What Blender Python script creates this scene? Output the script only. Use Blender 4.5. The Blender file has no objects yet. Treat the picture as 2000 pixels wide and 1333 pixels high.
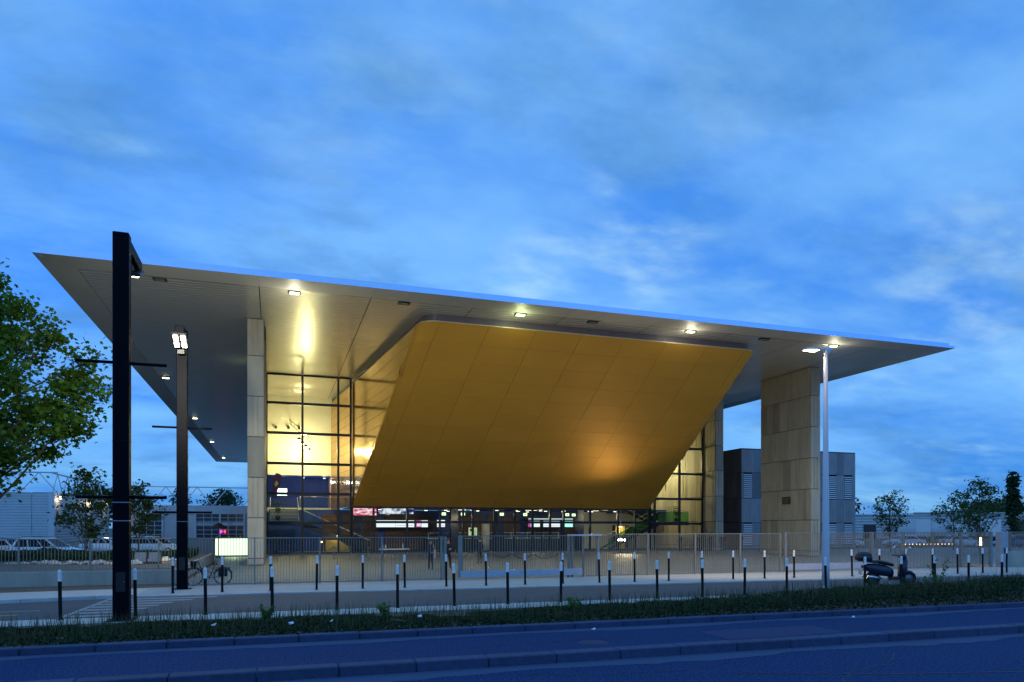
import bpy, bmesh, math, random
import numpy as np
from mathutils import Vector, Matrix
R = math.radians
random.seed(7); rng = np.random.default_rng(7)
S = bpy.context.scene
COL = S.collection

# ---------------------------------------------------------------- camera
cd = bpy.data.cameras.new('camera'); cam = bpy.data.objects.new('camera', cd); COL.objects.link(cam)
cd.sensor_width = 36.0; cd.lens = 25.2; cd.shift_y = 0.18175
cd.clip_start = 0.1; cd.clip_end = 3000
cam.location = (0, 0, 2.4); cam.rotation_euler = (R(90), 0, R(-18.39))
S.camera = cam
# ---------------------------------------------------------------- sky
W = bpy.data.worlds.new('World'); S.world = W; W.use_nodes = True
wn, wl = W.node_tree.nodes, W.node_tree.links
wn.clear()
def wnode(t, **k):
    n = wn.new(t)
    for a, b in k.items(): setattr(n, a, b)
    return n
SUN_EL, SUN_ROT = R(2.0), R(150)
sky = wnode('ShaderNodeTexSky', sky_type='NISHITA', sun_disc=False, sun_elevation=SUN_EL, sun_rotation=SUN_ROT,
            air_density=1.0, dust_density=0.3, ozone_density=6.0)
tc = wnode('ShaderNodeTexCoord')
sep = wnode('ShaderNodeSeparateXYZ'); wl.new(tc.outputs['Generated'], sep.inputs[0])
zc = wnode('ShaderNodeMath', operation='MAXIMUM'); zc.inputs[1].default_value = 0.0; wl.new(sep.outputs['Z'], zc.inputs[0])
zo = wnode('ShaderNodeMath', operation='ADD'); zo.inputs[1].default_value = 0.22; wl.new(zc.outputs[0], zo.inputs[0])
dv = wnode('ShaderNodeVectorMath', operation='DIVIDE'); wl.new(tc.outputs['Generated'], dv.inputs[0])
cmb = wnode('ShaderNodeCombineXYZ')
for i in range(3): wl.new(zo.outputs[0], cmb.inputs[i])
wl.new(cmb.outputs[0], dv.inputs[1])
def wnoise(scale, detail, rough, off, dist=0.0):
    mp = wnode('ShaderNodeMapping'); mp.inputs['Location'].default_value = off; mp.inputs['Scale'].default_value = (1, 1.5, 0.6)
    wl.new(dv.outputs[0], mp.inputs[0])
    n = wnode('ShaderNodeTexNoise'); n.inputs['Scale'].default_value = scale; n.inputs['Detail'].default_value = detail
    n.inputs['Roughness'].default_value = rough; n.inputs['Distortion'].default_value = dist
    wl.new(mp.outputs[0], n.inputs['Vector']); return n.outputs['Fac']
def wramp(src, p0, p1):
    m = wnode('ShaderNodeMapRange', interpolation_type='SMOOTHSTEP'); m.inputs['From Min'].default_value = p0; m.inputs['From Max'].default_value = p1
    wl.new(src, m.inputs['Value']); return m.outputs[0]
def wmix(fac, a, b):
    m = wnode('ShaderNodeMix', data_type='RGBA')
    if isinstance(fac, float): m.inputs['Factor'].default_value = fac
    else: wl.new(fac, m.inputs['Factor'])
    for s, v in ((m.inputs[6], a), (m.inputs[7], b)):
        if isinstance(v, tuple): s.default_value = (*v, 1)
        else: wl.new(v, s)
    return m.outputs[2]
sky_s = wnode('ShaderNodeVectorMath', operation='MULTIPLY'); wl.new(sky.outputs[0], sky_s.inputs[0]); sky_s.inputs[1].default_value = (0.4, 0.75, 1.3)
overcast = wmix(wramp(wnoise(1.15, 5, .5, (3.1, 1.7, 0.3), .25), .30, .70), (.060, .285, .84), (.225, .56, 1.0))
base = wmix(0.85, sky_s.outputs[0], overcast)
wisp = wramp(wnoise(2.3, 5, .5, (7.3, 2.2, 1.1), .1), .56, .88)
mott = wramp(wnoise(6.5, 7, .6, (1.3, 5.2, .4), .15), .32, .72)
base = wmix(wramp(wnoise(2.2, 6, .55, (9.1, 4.4, 2.0), .1), .46, .76), base, (.085, .29, .70))
mm = wnode('ShaderNodeMath', operation='MULTIPLY'); wl.new(mott, mm.inputs[0]); mm.inputs[1].default_value = .17
base = wmix(mm.outputs[0], base, (.32, .68, 1.0))
def wpatch(d, rad, gain):      # a brighter break in the cloud deck round direction d
    dt = wnode('ShaderNodeVectorMath', operation='DOT_PRODUCT'); wl.new(tc.outputs['Generated'], dt.inputs[0]); dt.inputs[1].default_value = d
    a = wramp(dt.outputs['Value'], math.cos(rad), 1.0); b = wramp(wnoise(4.6, 5, .5, (2.7, 8.1, 1.9), .1), .42, .84)
    m = wnode('ShaderNodeMath', operation='MULTIPLY'); wl.new(a, m.inputs[0]); wl.new(b, m.inputs[1])
    g = wnode('ShaderNodeMath', operation='MULTIPLY'); wl.new(m.outputs[0], g.inputs[0]); g.inputs[1].default_value = gain; g.use_clamp = True; return g.outputs[0]
final = wmix(wisp, base, (.45, .80, 1.0))
for d, rad, gain in (((0.4358, 0.8224, 0.3658), .12, .62), ((0.746, 0.6076, 0.2726), .14, .45), ((0.331, 0.8884, 0.3181), .09, .65), ((0.0866, 0.8372, 0.54), .20, .2), ((0.462, 0.7273, 0.5075), .22, .15)):
    final = wmix(wpatch(d, rad, gain), final, (.62, .92, 1.0))
bg = wnode('ShaderNodeBackground'); bg.inputs['Strength'].default_value = 1.0
wl.new(final, bg.inputs['Color'])
wo = wnode('ShaderNodeOutputWorld'); wl.new(bg.outputs[0], wo.inputs['Surface'])
# ---------------------------------------------------------------- last faint daylight, very soft
sd = bpy.data.lights.new('sun', 'SUN'); sd.energy = 0.02; sd.angle = R(40); sd.color = (1, .86, .7)
sun = bpy.data.objects.new('sun', sd); COL.objects.link(sun)
sun.rotation_euler = (R(80), 0, R(-60))
S.view_settings.view_transform = 'Standard'; S.view_settings.look = 'None'
S.view_settings.exposure = 0.0; S.view_settings.gamma = 1.0
try: S.view_settings.use_curve_mapping = False
except Exception: pass
S.render.engine = 'CYCLES'
cy = S.cycles
cy.use_denoising = True; cy.max_bounces = 7; cy.diffuse_bounces = 3; cy.glossy_bounces = 3; cy.transmission_bounces = 4; cy.transparent_max_bounces = 12
cy.caustics_reflective = False; cy.caustics_refractive = False; cy.sample_clamp_indirect = 6.0

# ---------------------------------------------------------------- materials
MATS = {}
def M(name, col, rough=.6, metal=0.0, var=.12, scale=2.5, bump=0.0, bscale=60, rnd=0.0, col2=None, stretch=None, spec=.5, coat=0.0, detail=5, lo=.3, hi=.7):
    if name in MATS: return MATS[name]
    m = bpy.data.materials.new(name); m.use_nodes = True; n, l = m.node_tree.nodes, m.node_tree.links
    b = n['Principled BSDF']; b.inputs['Roughness'].default_value = rough; b.inputs['Metallic'].default_value = metal
    b.inputs['Specular IOR Level'].default_value = spec; b.inputs['Coat Weight'].default_value = coat
    t = n.new('ShaderNodeTexCoord'); vec = t.outputs['Object']
    if stretch:
        mp = n.new('ShaderNodeMapping'); mp.inputs['Scale'].default_value = stretch; l.new(vec, mp.inputs[0]); vec = mp.outputs[0]
    nz = n.new('ShaderNodeTexNoise'); nz.inputs['Scale'].default_value = scale; nz.inputs['Detail'].default_value = detail; nz.inputs['Roughness'].default_value = .65
    l.new(vec, nz.inputs['Vector'])
    mx = n.new('ShaderNodeMix'); mx.data_type = 'RGBA'
    c2 = col2 or tuple(min(1, c*(1+var)) for c in col); c1 = col if col2 else tuple(c*(1-var) for c in col)
    mx.inputs[6].default_value = (*c1, 1); mx.inputs[7].default_value = (*c2, 1)
    mr = n.new('ShaderNodeMapRange'); mr.inputs['From Min'].default_value = lo; mr.inputs['From Max'].default_value = hi
    l.new(nz.outputs['Fac'], mr.inputs['Value']); l.new(mr.outputs[0], mx.inputs['Factor'])
    out = mx.outputs[2]
    if rnd:
        oi = n.new('ShaderNodeObjectInfo'); hs = n.new('ShaderNodeHueSaturation')
        r2 = n.new('ShaderNodeMapRange'); r2.inputs['To Min'].default_value = 1-rnd; r2.inputs['To Max'].default_value = 1+rnd
        l.new(oi.outputs['Random'], r2.inputs['Value']); l.new(r2.outputs[0], hs.inputs['Value']); l.new(out, hs.inputs['Color']); out = hs.outputs[0]
    l.new(out, b.inputs['Base Color'])
    if bump:
        nb = n.new('ShaderNodeTexNoise'); nb.inputs['Scale'].default_value = bscale; nb.inputs['Detail'].default_value = 4; l.new(vec, nb.inputs['Vector'])
        bp = n.new('ShaderNodeBump'); bp.inputs['Strength'].default_value = bump; bp.inputs['Distance'].default_value = .02
        l.new(nb.outputs['Fac'], bp.inputs['Height']); l.new(bp.outputs[0], b.inputs['Normal'])
    MATS[name] = m; return m
def EM(name, col, strength, col2=None, scale=3.0, stretch=None, sharp=.08, voro=False):
    if name in MATS: return MATS[name]
    m = bpy.data.materials.new(name); m.use_nodes = True; n, l = m.node_tree.nodes, m.node_tree.links
    n.clear(); e = n.new('ShaderNodeEmission'); o = n.new('ShaderNodeOutputMaterial'); l.new(e.outputs[0], o.inputs[0])
    e.inputs['Color'].default_value = (*col, 1); e.inputs['Strength'].default_value = strength
    if col2:
        t = n.new('ShaderNodeTexCoord'); mp = n.new('ShaderNodeMapping'); mp.inputs['Scale'].default_value = stretch or (1, 1, 1)
        nz = n.new('ShaderNodeTexNoise'); nz.inputs['Scale'].default_value = scale; nz.inputs['Detail'].default_value = 2
        mr = n.new('ShaderNodeMapRange'); mr.inputs['From Min'].default_value = .5-sharp; mr.inputs['From Max'].default_value = .5+sharp
        mx = n.new('ShaderNodeMix'); mx.data_type = 'RGBA'; mx.inputs[6].default_value = (*col, 1); mx.inputs[7].default_value = (*col2, 1)
        l.new(t.outputs['Object'], mp.inputs[0]); l.new(mp.outputs[0], nz.inputs['Vector']); l.new(nz.outputs['Fac'], mr.inputs['Value'])
        l.new(mr.outputs[0], mx.inputs['Factor']); l.new(mx.outputs[2], e.inputs['Color'])
    MATS[name] = m; return m
def GLASS(name, tint, refl=.10, rough=.02):
    if name in MATS: return MATS[name]
    m = bpy.data.materials.new(name); m.use_nodes = True; n, l = m.node_tree.nodes, m.node_tree.links; n.clear()
    tr = n.new('ShaderNodeBsdfTransparent'); tr.inputs[0].default_value = (*tint, 1)
    gl = n.new('ShaderNodeBsdfGlossy'); gl.inputs['Roughness'].default_value = rough
    nz = n.new('ShaderNodeTexNoise'); nz.inputs['Scale'].default_value = .7; bp = n.new('ShaderNodeBump'); bp.inputs['Strength'].default_value = .015
    l.new(nz.outputs['Fac'], bp.inputs['Height']); l.new(bp.outputs[0], gl.inputs['Normal'])
    fr = n.new('ShaderNodeLayerWeight'); fr.inputs['Blend'].default_value = refl
    mx = n.new('ShaderNodeMixShader'); o = n.new('ShaderNodeOutputMaterial')
    l.new(fr.outputs['Fresnel'], mx.inputs[0]); l.new(tr.outputs[0], mx.inputs[1]); l.new(gl.outputs[0], mx.inputs[2]); l.new(mx.outputs[0], o.inputs[0])
    MATS[name] = m; return m
def LEAF(name, c1, c2, trans=.35):
    if name in MATS: return MATS[name]
    m = bpy.data.materials.new(name); m.use_nodes = True; n, l = m.node_tree.nodes, m.node_tree.links; n.clear()
    g = n.new('ShaderNodeNewGeometry'); mx = n.new('ShaderNodeMix'); mx.data_type = 'RGBA'
    mx.inputs[6].default_value = (*c1, 1); mx.inputs[7].default_value = (*c2, 1); l.new(g.outputs['Random Per Island'], mx.inputs['Factor'])
    d = n.new('ShaderNodeBsdfPrincipled'); d.inputs['Roughness'].default_value = .55; d.inputs['Specular IOR Level'].default_value = .3
    t = n.new('ShaderNodeBsdfTranslucent'); ms = n.new('ShaderNodeMixShader'); ms.inputs[0].default_value = trans; o = n.new('ShaderNodeOutputMaterial')
    l.new(mx.outputs[2], d.inputs['Base Color']); l.new(mx.outputs[2], t.inputs[0]); l.new(d.outputs[0], ms.inputs[1]); l.new(t.outputs[0], ms.inputs[2]); l.new(ms.outputs[0], o.inputs[0])
    MATS[name] = m; return m

# ---------------------------------------------------------------- mesh helpers
def orth(d):
    d = Vector(d).normalized(); a = Vector((0, 0, 1)) if abs(d.z) < .9 else Vector((1, 0, 0))
    x = d.cross(a).normalized(); return d, x, d.cross(x).normalized()
class MB:
    def __init__(s): s.v = []; s.f = []; s.sm = []
    def add(s, vs, fs, smooth=False):
        o = len(s.v); s.v += [tuple(p) for p in vs]; s.f += [tuple(i+o for i in q) for q in fs]; s.sm += [smooth]*len(fs); return s
    def box(s, x0, x1, y0, y1, z0, z1):
        v = [(x, y, z) for z in (z0, z1) for y in (y0, y1) for x in (x0, x1)]
        return s.add(v, [(0, 2, 3, 1), (4, 5, 7, 6), (0, 1, 5, 4), (2, 6, 7, 3), (0, 4, 6, 2), (1, 3, 7, 5)])
    def bbox(s, x0, x1, y0, y1, z0, z1, b=.02):   # chamfered box
        pts = []
        for sx, X in ((-1, x0), (1, x1)):
            for sy, Y in ((-1, y0), (1, y1)):
                for sz, Z in ((-1, z0), (1, z1)):
                    pts += [(X-sx*b, Y-sy*b, Z), (X-sx*b, Y, Z-sz*b), (X, Y-sy*b, Z-sz*b)]
        return s.hull(pts)
    def hull(s, pts, smooth=False):
        bm = bmesh.new()
        for p in pts: bm.verts.new(p)
        r = bmesh.ops.convex_hull(bm, input=bm.verts)
        bmesh.ops.delete(bm, geom=[g for g in r['geom_interior'] if isinstance(g, bmesh.types.BMVert)], context='VERTS')
        bmesh.ops.dissolve_limit(bm, angle_limit=.02, verts=bm.verts, edges=bm.edges)
        bm.normal_update(); bm.verts.index_update()
        s.add([v.co[:] for v in bm.verts], [[v.index for v in f.verts] for f in bm.faces], smooth); bm.free(); return s
    def tube(s, path, r, n=8, cap=True, smooth=True):
        path = [Vector(p) for p in path]; rs = r if isinstance(r, (list, tuple)) else [r]*len(path)
        o = []; 
        for i, p in enumerate(path):
            d = (path[min(i+1, len(path)-1)]-path[max(i-1, 0)])
            if d.length < 1e-9: d = Vector((0, 0, 1))
            _, x, y = orth(d)
            if i and x.dot(px) < 0 and abs(x.dot(px)) > .7: x, y = -x, -y
            px = x
            o += [p+(x*math.cos(a)+y*math.sin(a))*rs[i] for a in [2*math.pi*k/n for k in range(n)]]
        f = [(i*n+k, i*n+(k+1) % n, (i+1)*n+(k+1) % n, (i+1)*n+k) for i in range(len(path)-1) for k in range(n)]
        s.add(o, f, smooth)
        if cap:
            b = len(s.v)-len(o); s.f += [tuple(b+k for k in range(n)), tuple(b+(len(path)-1)*n+k for k in reversed(range(n)))]; s.sm += [False, False]
        return s
    def prism(s, poly, a0, a1, axis='y', smooth=False):   # poly (p,q) extruded along axis
        def P(p, q, a): return (p, a, q) if axis == 'y' else ((a, p, q) if axis == 'x' else (p, q, a))
        n = len(poly); v = [P(p, q, a0) for p, q in poly]+[P(p, q, a1) for p, q in poly]
        s.add(v, [tuple(range(n)), tuple(range(2*n-1, n-1, -1))]); o = len(s.v)-2*n
        s.f += [(o+i, o+n+i, o+n+(i+1) % n, o+(i+1) % n) for i in range(n)]; s.sm += [smooth]*n; return s
    def lathe(s, prof, c=(0, 0, 0), n=14, axis=(0, 0, 1), smooth=True):
        d, x, y = orth(axis); c = Vector(c); v = []
        for r, h in prof: v += [c+d*h+(x*math.cos(2*math.pi*k/n)+y*math.sin(2*math.pi*k/n))*r for k in range(n)]
        return s.add(v, [(i*n+k, i*n+(k+1) % n, (i+1)*n+(k+1) % n, (i+1)*n+k) for i in range(len(prof)-1) for k in range(n)], smooth)
    def ball(s, c, r, n=10, m=7):
        r = r if isinstance(r, tuple) else (r, r, r)
        v = [(c[0]+r[0]*math.sin(math.pi*j/m)*math.cos(2*math.pi*k/n), c[1]+r[1]*math.sin(math.pi*j/m)*math.sin(2*math.pi*k/n), c[2]+r[2]*math.cos(math.pi*j/m)) for j in range(m+1) for k in range(n)]
        return s.add(v, [(j*n+k, (j+1)*n+k, (j+1)*n+(k+1) % n, j*n+(k+1) % n) for j in range(m) for k in range(n)], True)
    def torus(s, c, Rr, r, axis, n=24, m=8):
        d, x, y = orth(axis); c = Vector(c); v = []
        for i in range(n):
            a = 2*math.pi*i/n; rad = x*math.cos(a)+y*math.sin(a)
            v += [c+rad*(Rr+r*math.cos(2*math.pi*k/m))+d*r*math.sin(2*math.pi*k/m) for k in range(m)]
        return s.add(v, [(i*m+k, ((i+1) % n)*m+k, ((i+1) % n)*m+(k+1) % m, i*m+(k+1) % m) for i in range(n) for k in range(m)], True)
    def xf(s, mat):
        s.v = [tuple(mat @ Vector(p)) for p in s.v]; return s
    def mesh(s, name, mat, fix=True, off=(0, 0, 0)):
        me = bpy.data.meshes.new(name); me.from_pydata([(p[0]-off[0], p[1]-off[1], p[2]-off[2]) for p in s.v], [], s.f)
        if fix and len(s.f) < 20000:
            bm = bmesh.new(); bm.from_mesh(me); bmesh.ops.recalc_face_normals(bm, faces=bm.faces); bm.to_mesh(me); bm.free()
        me.polygons.foreach_set('use_smooth', s.sm)
        for m in (mat if isinstance(mat, (list, tuple)) else [mat]): me.materials.append(m)
        me.update(); return me
    def build(s, name, mat, parent=None, fix=True, world=True):
        off = parent['_o'] if (parent is not None and world) else (0, 0, 0)
        me = s.mesh(name, mat, fix, off); o = link(name, me, parent); o['_o'] = [float(c) for c in off]; return o
def link(name, me, parent=None, loc=None):
    o = bpy.data.objects.new(name, me); COL.objects.link(o)
    if parent is not None: o.parent = parent
    if loc is not None: o.location = loc
    return o
OFF = {}
class _O(dict): pass
def tag(o, label=None, cat=None, group=None, kind=None):
    if label: o['label'] = label
    if cat: o['category'] = cat
    if group: o['group'] = group
    if kind: o['kind'] = kind
    return o
_created = []
def thing(name, label, cat, loc=(0, 0, 0), rotz=0, group=None):
    o = bpy.data.objects.new(name, None); COL.objects.link(o); o.location = loc; o.rotation_euler = (0, 0, rotz); o.empty_display_size = .2
    o['_o'] = [float(c) for c in loc]; _created.append(o); return tag(o, label, cat, group)
def part(name, parent):   # an empty part below a thing (same origin)
    o = bpy.data.objects.new(name, None); COL.objects.link(o); o.parent = parent; o['_o'] = parent['_o']; o.empty_display_size = .2; _created.append(o); return o
def dup(root, loc, rotz=None, label=None, scale=None):
    def cp(o, par):
        c = o.copy(); COL.objects.link(c)
        if par is not None: c.parent = par
        for ch in o.children: cp(ch, c)
        return c
    r = cp(root, None); r.location = loc
    if rotz is not None: r.rotation_euler = (0, 0, rotz)
    if scale: r.scale = scale
    if label: r['label'] = label
    return r
def sheet(name, pts, z, mat):
    m = MB(); m.add([(x, y, z) for x, y in pts], [tuple(range(len(pts)))]); o = m.build(name, mat, fix=False)
    if o.data.polygons[0].normal.z < 0: o.data.flip_normals()
    return tag(o, kind='structure')
def light(kind, parent, loc, energy, col, target=None, size=.3, spot=None, blend=.4):
    d = bpy.data.lights.new(kind.lower()+'_lamp', kind); d.energy = energy; d.color = col
    if kind == 'AREA': d.shape = 'SQUARE'; d.size = size
    else: d.shadow_soft_size = size
    if kind == 'SPOT': d.spot_size = R(spot or 120); d.spot_blend = blend
    o = bpy.data.objects.new('light_source', d); COL.objects.link(o); o.parent = parent
    off = Vector(parent['_o']) if parent is not None else Vector()
    o.location = Vector(loc)-off
    if target is not None: o.rotation_euler = (Vector(target)-Vector(loc)).to_track_quat('-Z', 'Y').to_euler()
    return o
def text(name, s, size, loc, rot, mat, parent, ext=.003):
    c = bpy.data.curves.new(name, 'FONT'); c.body = s; c.size = size; c.extrude = ext; c.align_x = 'CENTER'; c.align_y = 'CENTER'
    t = bpy.data.objects.new(name, c); COL.objects.link(t); dg = bpy.context.evaluated_depsgraph_get()
    me = bpy.data.meshes.new_from_object(t.evaluated_get(dg)); bpy.data.objects.remove(t); me.materials.clear(); me.materials.append(mat)
    off = Vector(parent['_o']); o = link(name, me, parent, Vector(loc)-off); o.rotation_euler = rot; return o

# palette
asphalt_near = M('near_asphalt', (.011, .041, .125), .85, var=.8, scale=22, bump=.7, bscale=50, detail=9, spec=.2, lo=.38, hi=.62)  # blue dusk cast put into the asphalt colour
asphalt = M('access_asphalt', (.10, .092, .09), .8, var=.16, scale=.9, bump=.25, bscale=120, detail=9)
concrete_pave = M('pavement_concrete', (.42, .41, .39), .75, var=.13, scale=.8, bump=.12, bscale=30, stretch=(.35, 2.2, 1))
plaza_m = M('plaza_concrete', (.19, .195, .18), .6, var=.16, scale=.5, bump=.08, bscale=25, stretch=(.3, 1.6, 1))
pebble = M('washed_gravel', (.55, .52, .47), .9, var=.45, scale=45, bump=.5, bscale=70)
kerb_m = M('kerb_concrete', (.035, .055, .12), .8, var=.25, scale=6, bump=.3, bscale=40, rnd=.15)  # carries the same blue dusk cast in its colour as the road
soil = M('bare_soil', (.16, .11, .07), .95, var=.45, scale=6, bump=.7, bscale=30)
conc = M('facade_concrete', (.42, .39, .30), .72, var=.14, scale=1.6, bump=.10, bscale=22, rnd=.08, stretch=(1, 1, .35))
conc_gr = M('facade_concrete_grey', (.30, .285, .225), .75, var=.15, scale=1.6, bump=.10, bscale=22, rnd=.08, stretch=(1, 1, .35))
conc_dark = M('joint_shadow_backing', (.012, .012, .011), .9)
wall_conc = M('low_wall_concrete', (.40, .37, .31), .8, var=.18, scale=1.2, bump=.15, bscale=18, stretch=(1, 1, .3))
gold = M('gold_anodised_panel', (.84, .44, .058), .56, metal=.42, var=.05, scale=.35, bump=.05, bscale=.7, rnd=.03)
gold_side = M('gold_polished_panel', (.64, .35, .04), .15, metal=.75, var=.05, scale=.5, bump=.06, bscale=.6, rnd=.03)
gold_back = M('gold_joint_backing', (.02, .013, .006), .9)
neck_m = M('grey_neck_panel', (.13, .12, .15), .45, metal=.3)
soffit_m = M('soffit_metal', (.66, .62, .53), .27, metal=.5, var=.04, scale=.6)
soffit_flat = M('soffit_edge_metal', (.60, .58, .53), .55, metal=.15, var=.05, scale=.5, rnd=.05)
black_gap = M('black_gap', (.01, .01, .01), .9)
fascia_m = M('fascia_sky_tinted_metal', (.62, .76, 1.0), .22, metal=1.0, var=.03)  # blue of the reflected sky put into the metal colour
frame_m = M('black_aluminium_frame', (.012, .013, .016), .4, metal=.0, spec=.3)
glass_m = GLASS('clear_glazing', (.93, .96, .94), .13)
glass_green = GLASS('green_balustrade_glass', (.45, .75, .45), .10)
white_pl = M('warm_white_plaster', (.78, .74, .60), .8, var=.03, bump=.03)
navy = M('navy_panel', (.012, .045, .27), .5, var=.2, scale=1.0)
timber = M('dark_timber', (.10, .05, .022), .55, var=.4, scale=2.2, stretch=(.6, 6, 10), rnd=.3)
dark_floor = M('lobby_floor', (.10, .10, .10), .3)
post_m = M('lamp_post_navy_paint', (.0035, .004, .008), .5, var=.2, spec=.05)
galv = M('fence_grey_paint', (.24, .24, .22), .5, metal=.25, var=.15, scale=6)
gate_m = M('gate_pale_paint', (.40, .43, .50), .45, var=.08)
boll_b = M('bollard_black', (.008, .007, .008), .6, var=.3, spec=.15)
boll_w = M('bollard_white', (.82, .82, .82), .5, var=.06, scale=20)
white_paint = M('road_white_paint', (.14, .14, .135), .8, scale=14, col2=(.52, .52, .50), detail=9)
yellow_paint = M('road_yellow_paint', (.65, .40, .05), .7, var=.3, scale=18)
shed_m = M('white_corrugated_metal', (.62, .64, .66), .5, metal=.2, var=.08, scale=.3)
shed_dk = M('dark_glazing', (.015, .02, .035), .15, var=.2)
chrome = M('polished_steel', (.7, .7, .7), .18, metal=1.0)
black_pl = M('black_plastic', (.015, .015, .017), .45, var=.2)
rubber = M('tyre_rubber', (.016, .016, .016), .85, var=.2)
bark = M('tree_bark', (.09, .075, .055), .9, var=.35, scale=7, bump=.6, bscale=18)
led_white = EM('lamp_led_lens', (1, .93, .70), 30)
led_warm = EM('street_lamp_lens', (1, .72, .36), 40)
led_soffit = EM('soffit_lamp_lens', (1, 1, .62), 14)
lens_off = M('unlit_lamp_glass', (.25, .27, .26), .15)
# ================================================================ ground
FAR = 900
sheet('ground', [(-FAR, -60), (FAR, -60), (FAR, 1500), (-FAR, 1500)], -.03, M('far_ground', (.07, .075, .06), .95, var=.3, scale=.05))
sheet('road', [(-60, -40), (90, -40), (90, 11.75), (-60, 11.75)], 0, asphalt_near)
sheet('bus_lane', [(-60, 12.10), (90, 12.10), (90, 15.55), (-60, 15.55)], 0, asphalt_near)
sheet('hedge_bed', [(-60, 15.85), (90, 15.85), (90, 18.7), (-60, 18.7)], .11, soil)
sheet('cycle_path', [(-60, 18.7), (90, 18.7), (90, 20.2), (-60, 20.2)], 0, asphalt)
sheet('gravel_strip', [(-60, 20.2), (90, 20.2), (90, 21.45), (-60, 21.45)], .004, pebble)
sheet('access_road', [(-60, 21.45), (90, 21.45), (90, 25.2), (22, 26.35), (-4.6, 27.2), (-8.6, 26.2), (-60, 24.4)], 0, asphalt)
sheet('pavement', [(-4.6, 27.45), (22, 26.6), (90, 25.45), (90, 31.55), (-3.95, 31.55), (-3.95, 31.2), (-4.6, 31.2)], .02, concrete_pave)
sheet('gravel_path', [(-60, 25.6), (-8.6, 27.4), (-4.6, 28.2), (-4.6, 31.2), (-9, 30.6), (-60, 27)], .012, pebble)
sheet('soil_strip', [(-60, 27), (-9, 30.6), (-4.6, 31.2), (-3.95, 31.2), (-3.95, 33.2), (-60, 33.2)], .016, soil)
sheet('plaza', [(-3.7, 31.56), (90, 31.56), (90, 64.1), (-3.7, 64.1)], 0, plaza_m)
sheet('side_yard', [(-70, 53.4), (-3.71, 53.4), (-3.71, 64.1), (-1.7, 64.1), (-1.7, 190), (-70, 190)], .004, M('yard_asphalt', (.09, .09, .09), .8, var=.2))
# kerbs: each stone a piece
def kerb(name, y0, y1, h, x0, x1, L, z0=0.0):
    root = bpy.data.objects.new(name, None); COL.objects.link(root); root['kind'] = 'structure'; root['_o'] = [0., 0., 0.]
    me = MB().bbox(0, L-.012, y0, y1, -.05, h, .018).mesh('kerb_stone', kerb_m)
    x = x0
    while x < x1:
        o = link('kerb_stone', me, root, (x, 0, z0+random.uniform(-.004, .004))); x += L
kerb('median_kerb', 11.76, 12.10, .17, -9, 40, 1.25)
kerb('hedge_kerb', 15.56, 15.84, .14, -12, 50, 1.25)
# far kerb follows the pavement edge
def skewkerb(name, pts, L=1.0, w=.22, h=.05):
    root = bpy.data.objects.new(name, None); COL.objects.link(root); root['kind'] = 'structure'
    me = MB().bbox(0, L-.01, 0, w, -.04, h, .012).mesh('kerb_stone', M('pale_kerb', (.48, .48, .47), .75, var=.15, rnd=.08))
    for (ax, ay), (bx, by) in zip(pts[:-1], pts[1:]):
        n = max(1, round(math.hypot(bx-ax, by-ay)/L)); a = math.atan2(by-ay, bx-ax)
        for i in range(n):
            o = link('kerb_stone', me, root, (ax+(bx-ax)*i/n, ay+(by-ay)*i/n, 0)); o.rotation_euler = (0, 0, a); o.scale = (math.hypot(bx-ax, by-ay)/n/L, 1, 1)
skewkerb('pavement_kerb', [(-4.6, 27.21), (22, 26.36), (50, 25.86)])
skewkerb('corner_kerb', [(-16, 24.7+.76), (-8.6, 26.22), (-4.62, 27.21)], h=.12)
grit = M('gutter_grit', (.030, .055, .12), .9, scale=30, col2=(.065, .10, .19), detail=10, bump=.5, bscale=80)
def ragged(name, x0, x1, yk, ye, z):
    n = 140; top = [(x0+(x1-x0)*i/n, yk) for i in range(n+1)]; bot = [(x0+(x1-x0)*i/n, ye+random.uniform(-.07, .07)+.12*math.sin(i*.37)) for i in range(n+1)]
    sheet(name, bot+top[::-1], z, grit)
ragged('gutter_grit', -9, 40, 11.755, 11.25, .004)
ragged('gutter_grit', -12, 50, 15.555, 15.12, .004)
for nm, pts in (('asphalt_patch', [(9.2, 13.0), (12.4, 13.05), (12.35, 14.3), (9.25, 14.25)]), ('asphalt_patch', [(2.0, 9.2), (4.6, 9.25), (4.55, 10.2), (2.05, 10.1)])):
    sheet(nm, pts, .005, M('patched_asphalt', (.007, .024, .098), .8, var=.6, scale=22, detail=9))  # blue dusk cast put into the patch colour too
m = MB().lathe([(.001, .008), (.30, .008), (.32, .0)], (6.3, 13.6, 0), 24).build('drain_cover', M('cast_iron', (.01, .025, .08), .7, bump=.4, bscale=25)); m['kind'] = 'structure'  # iron colour tinted with the road's blue dusk cast
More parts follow.
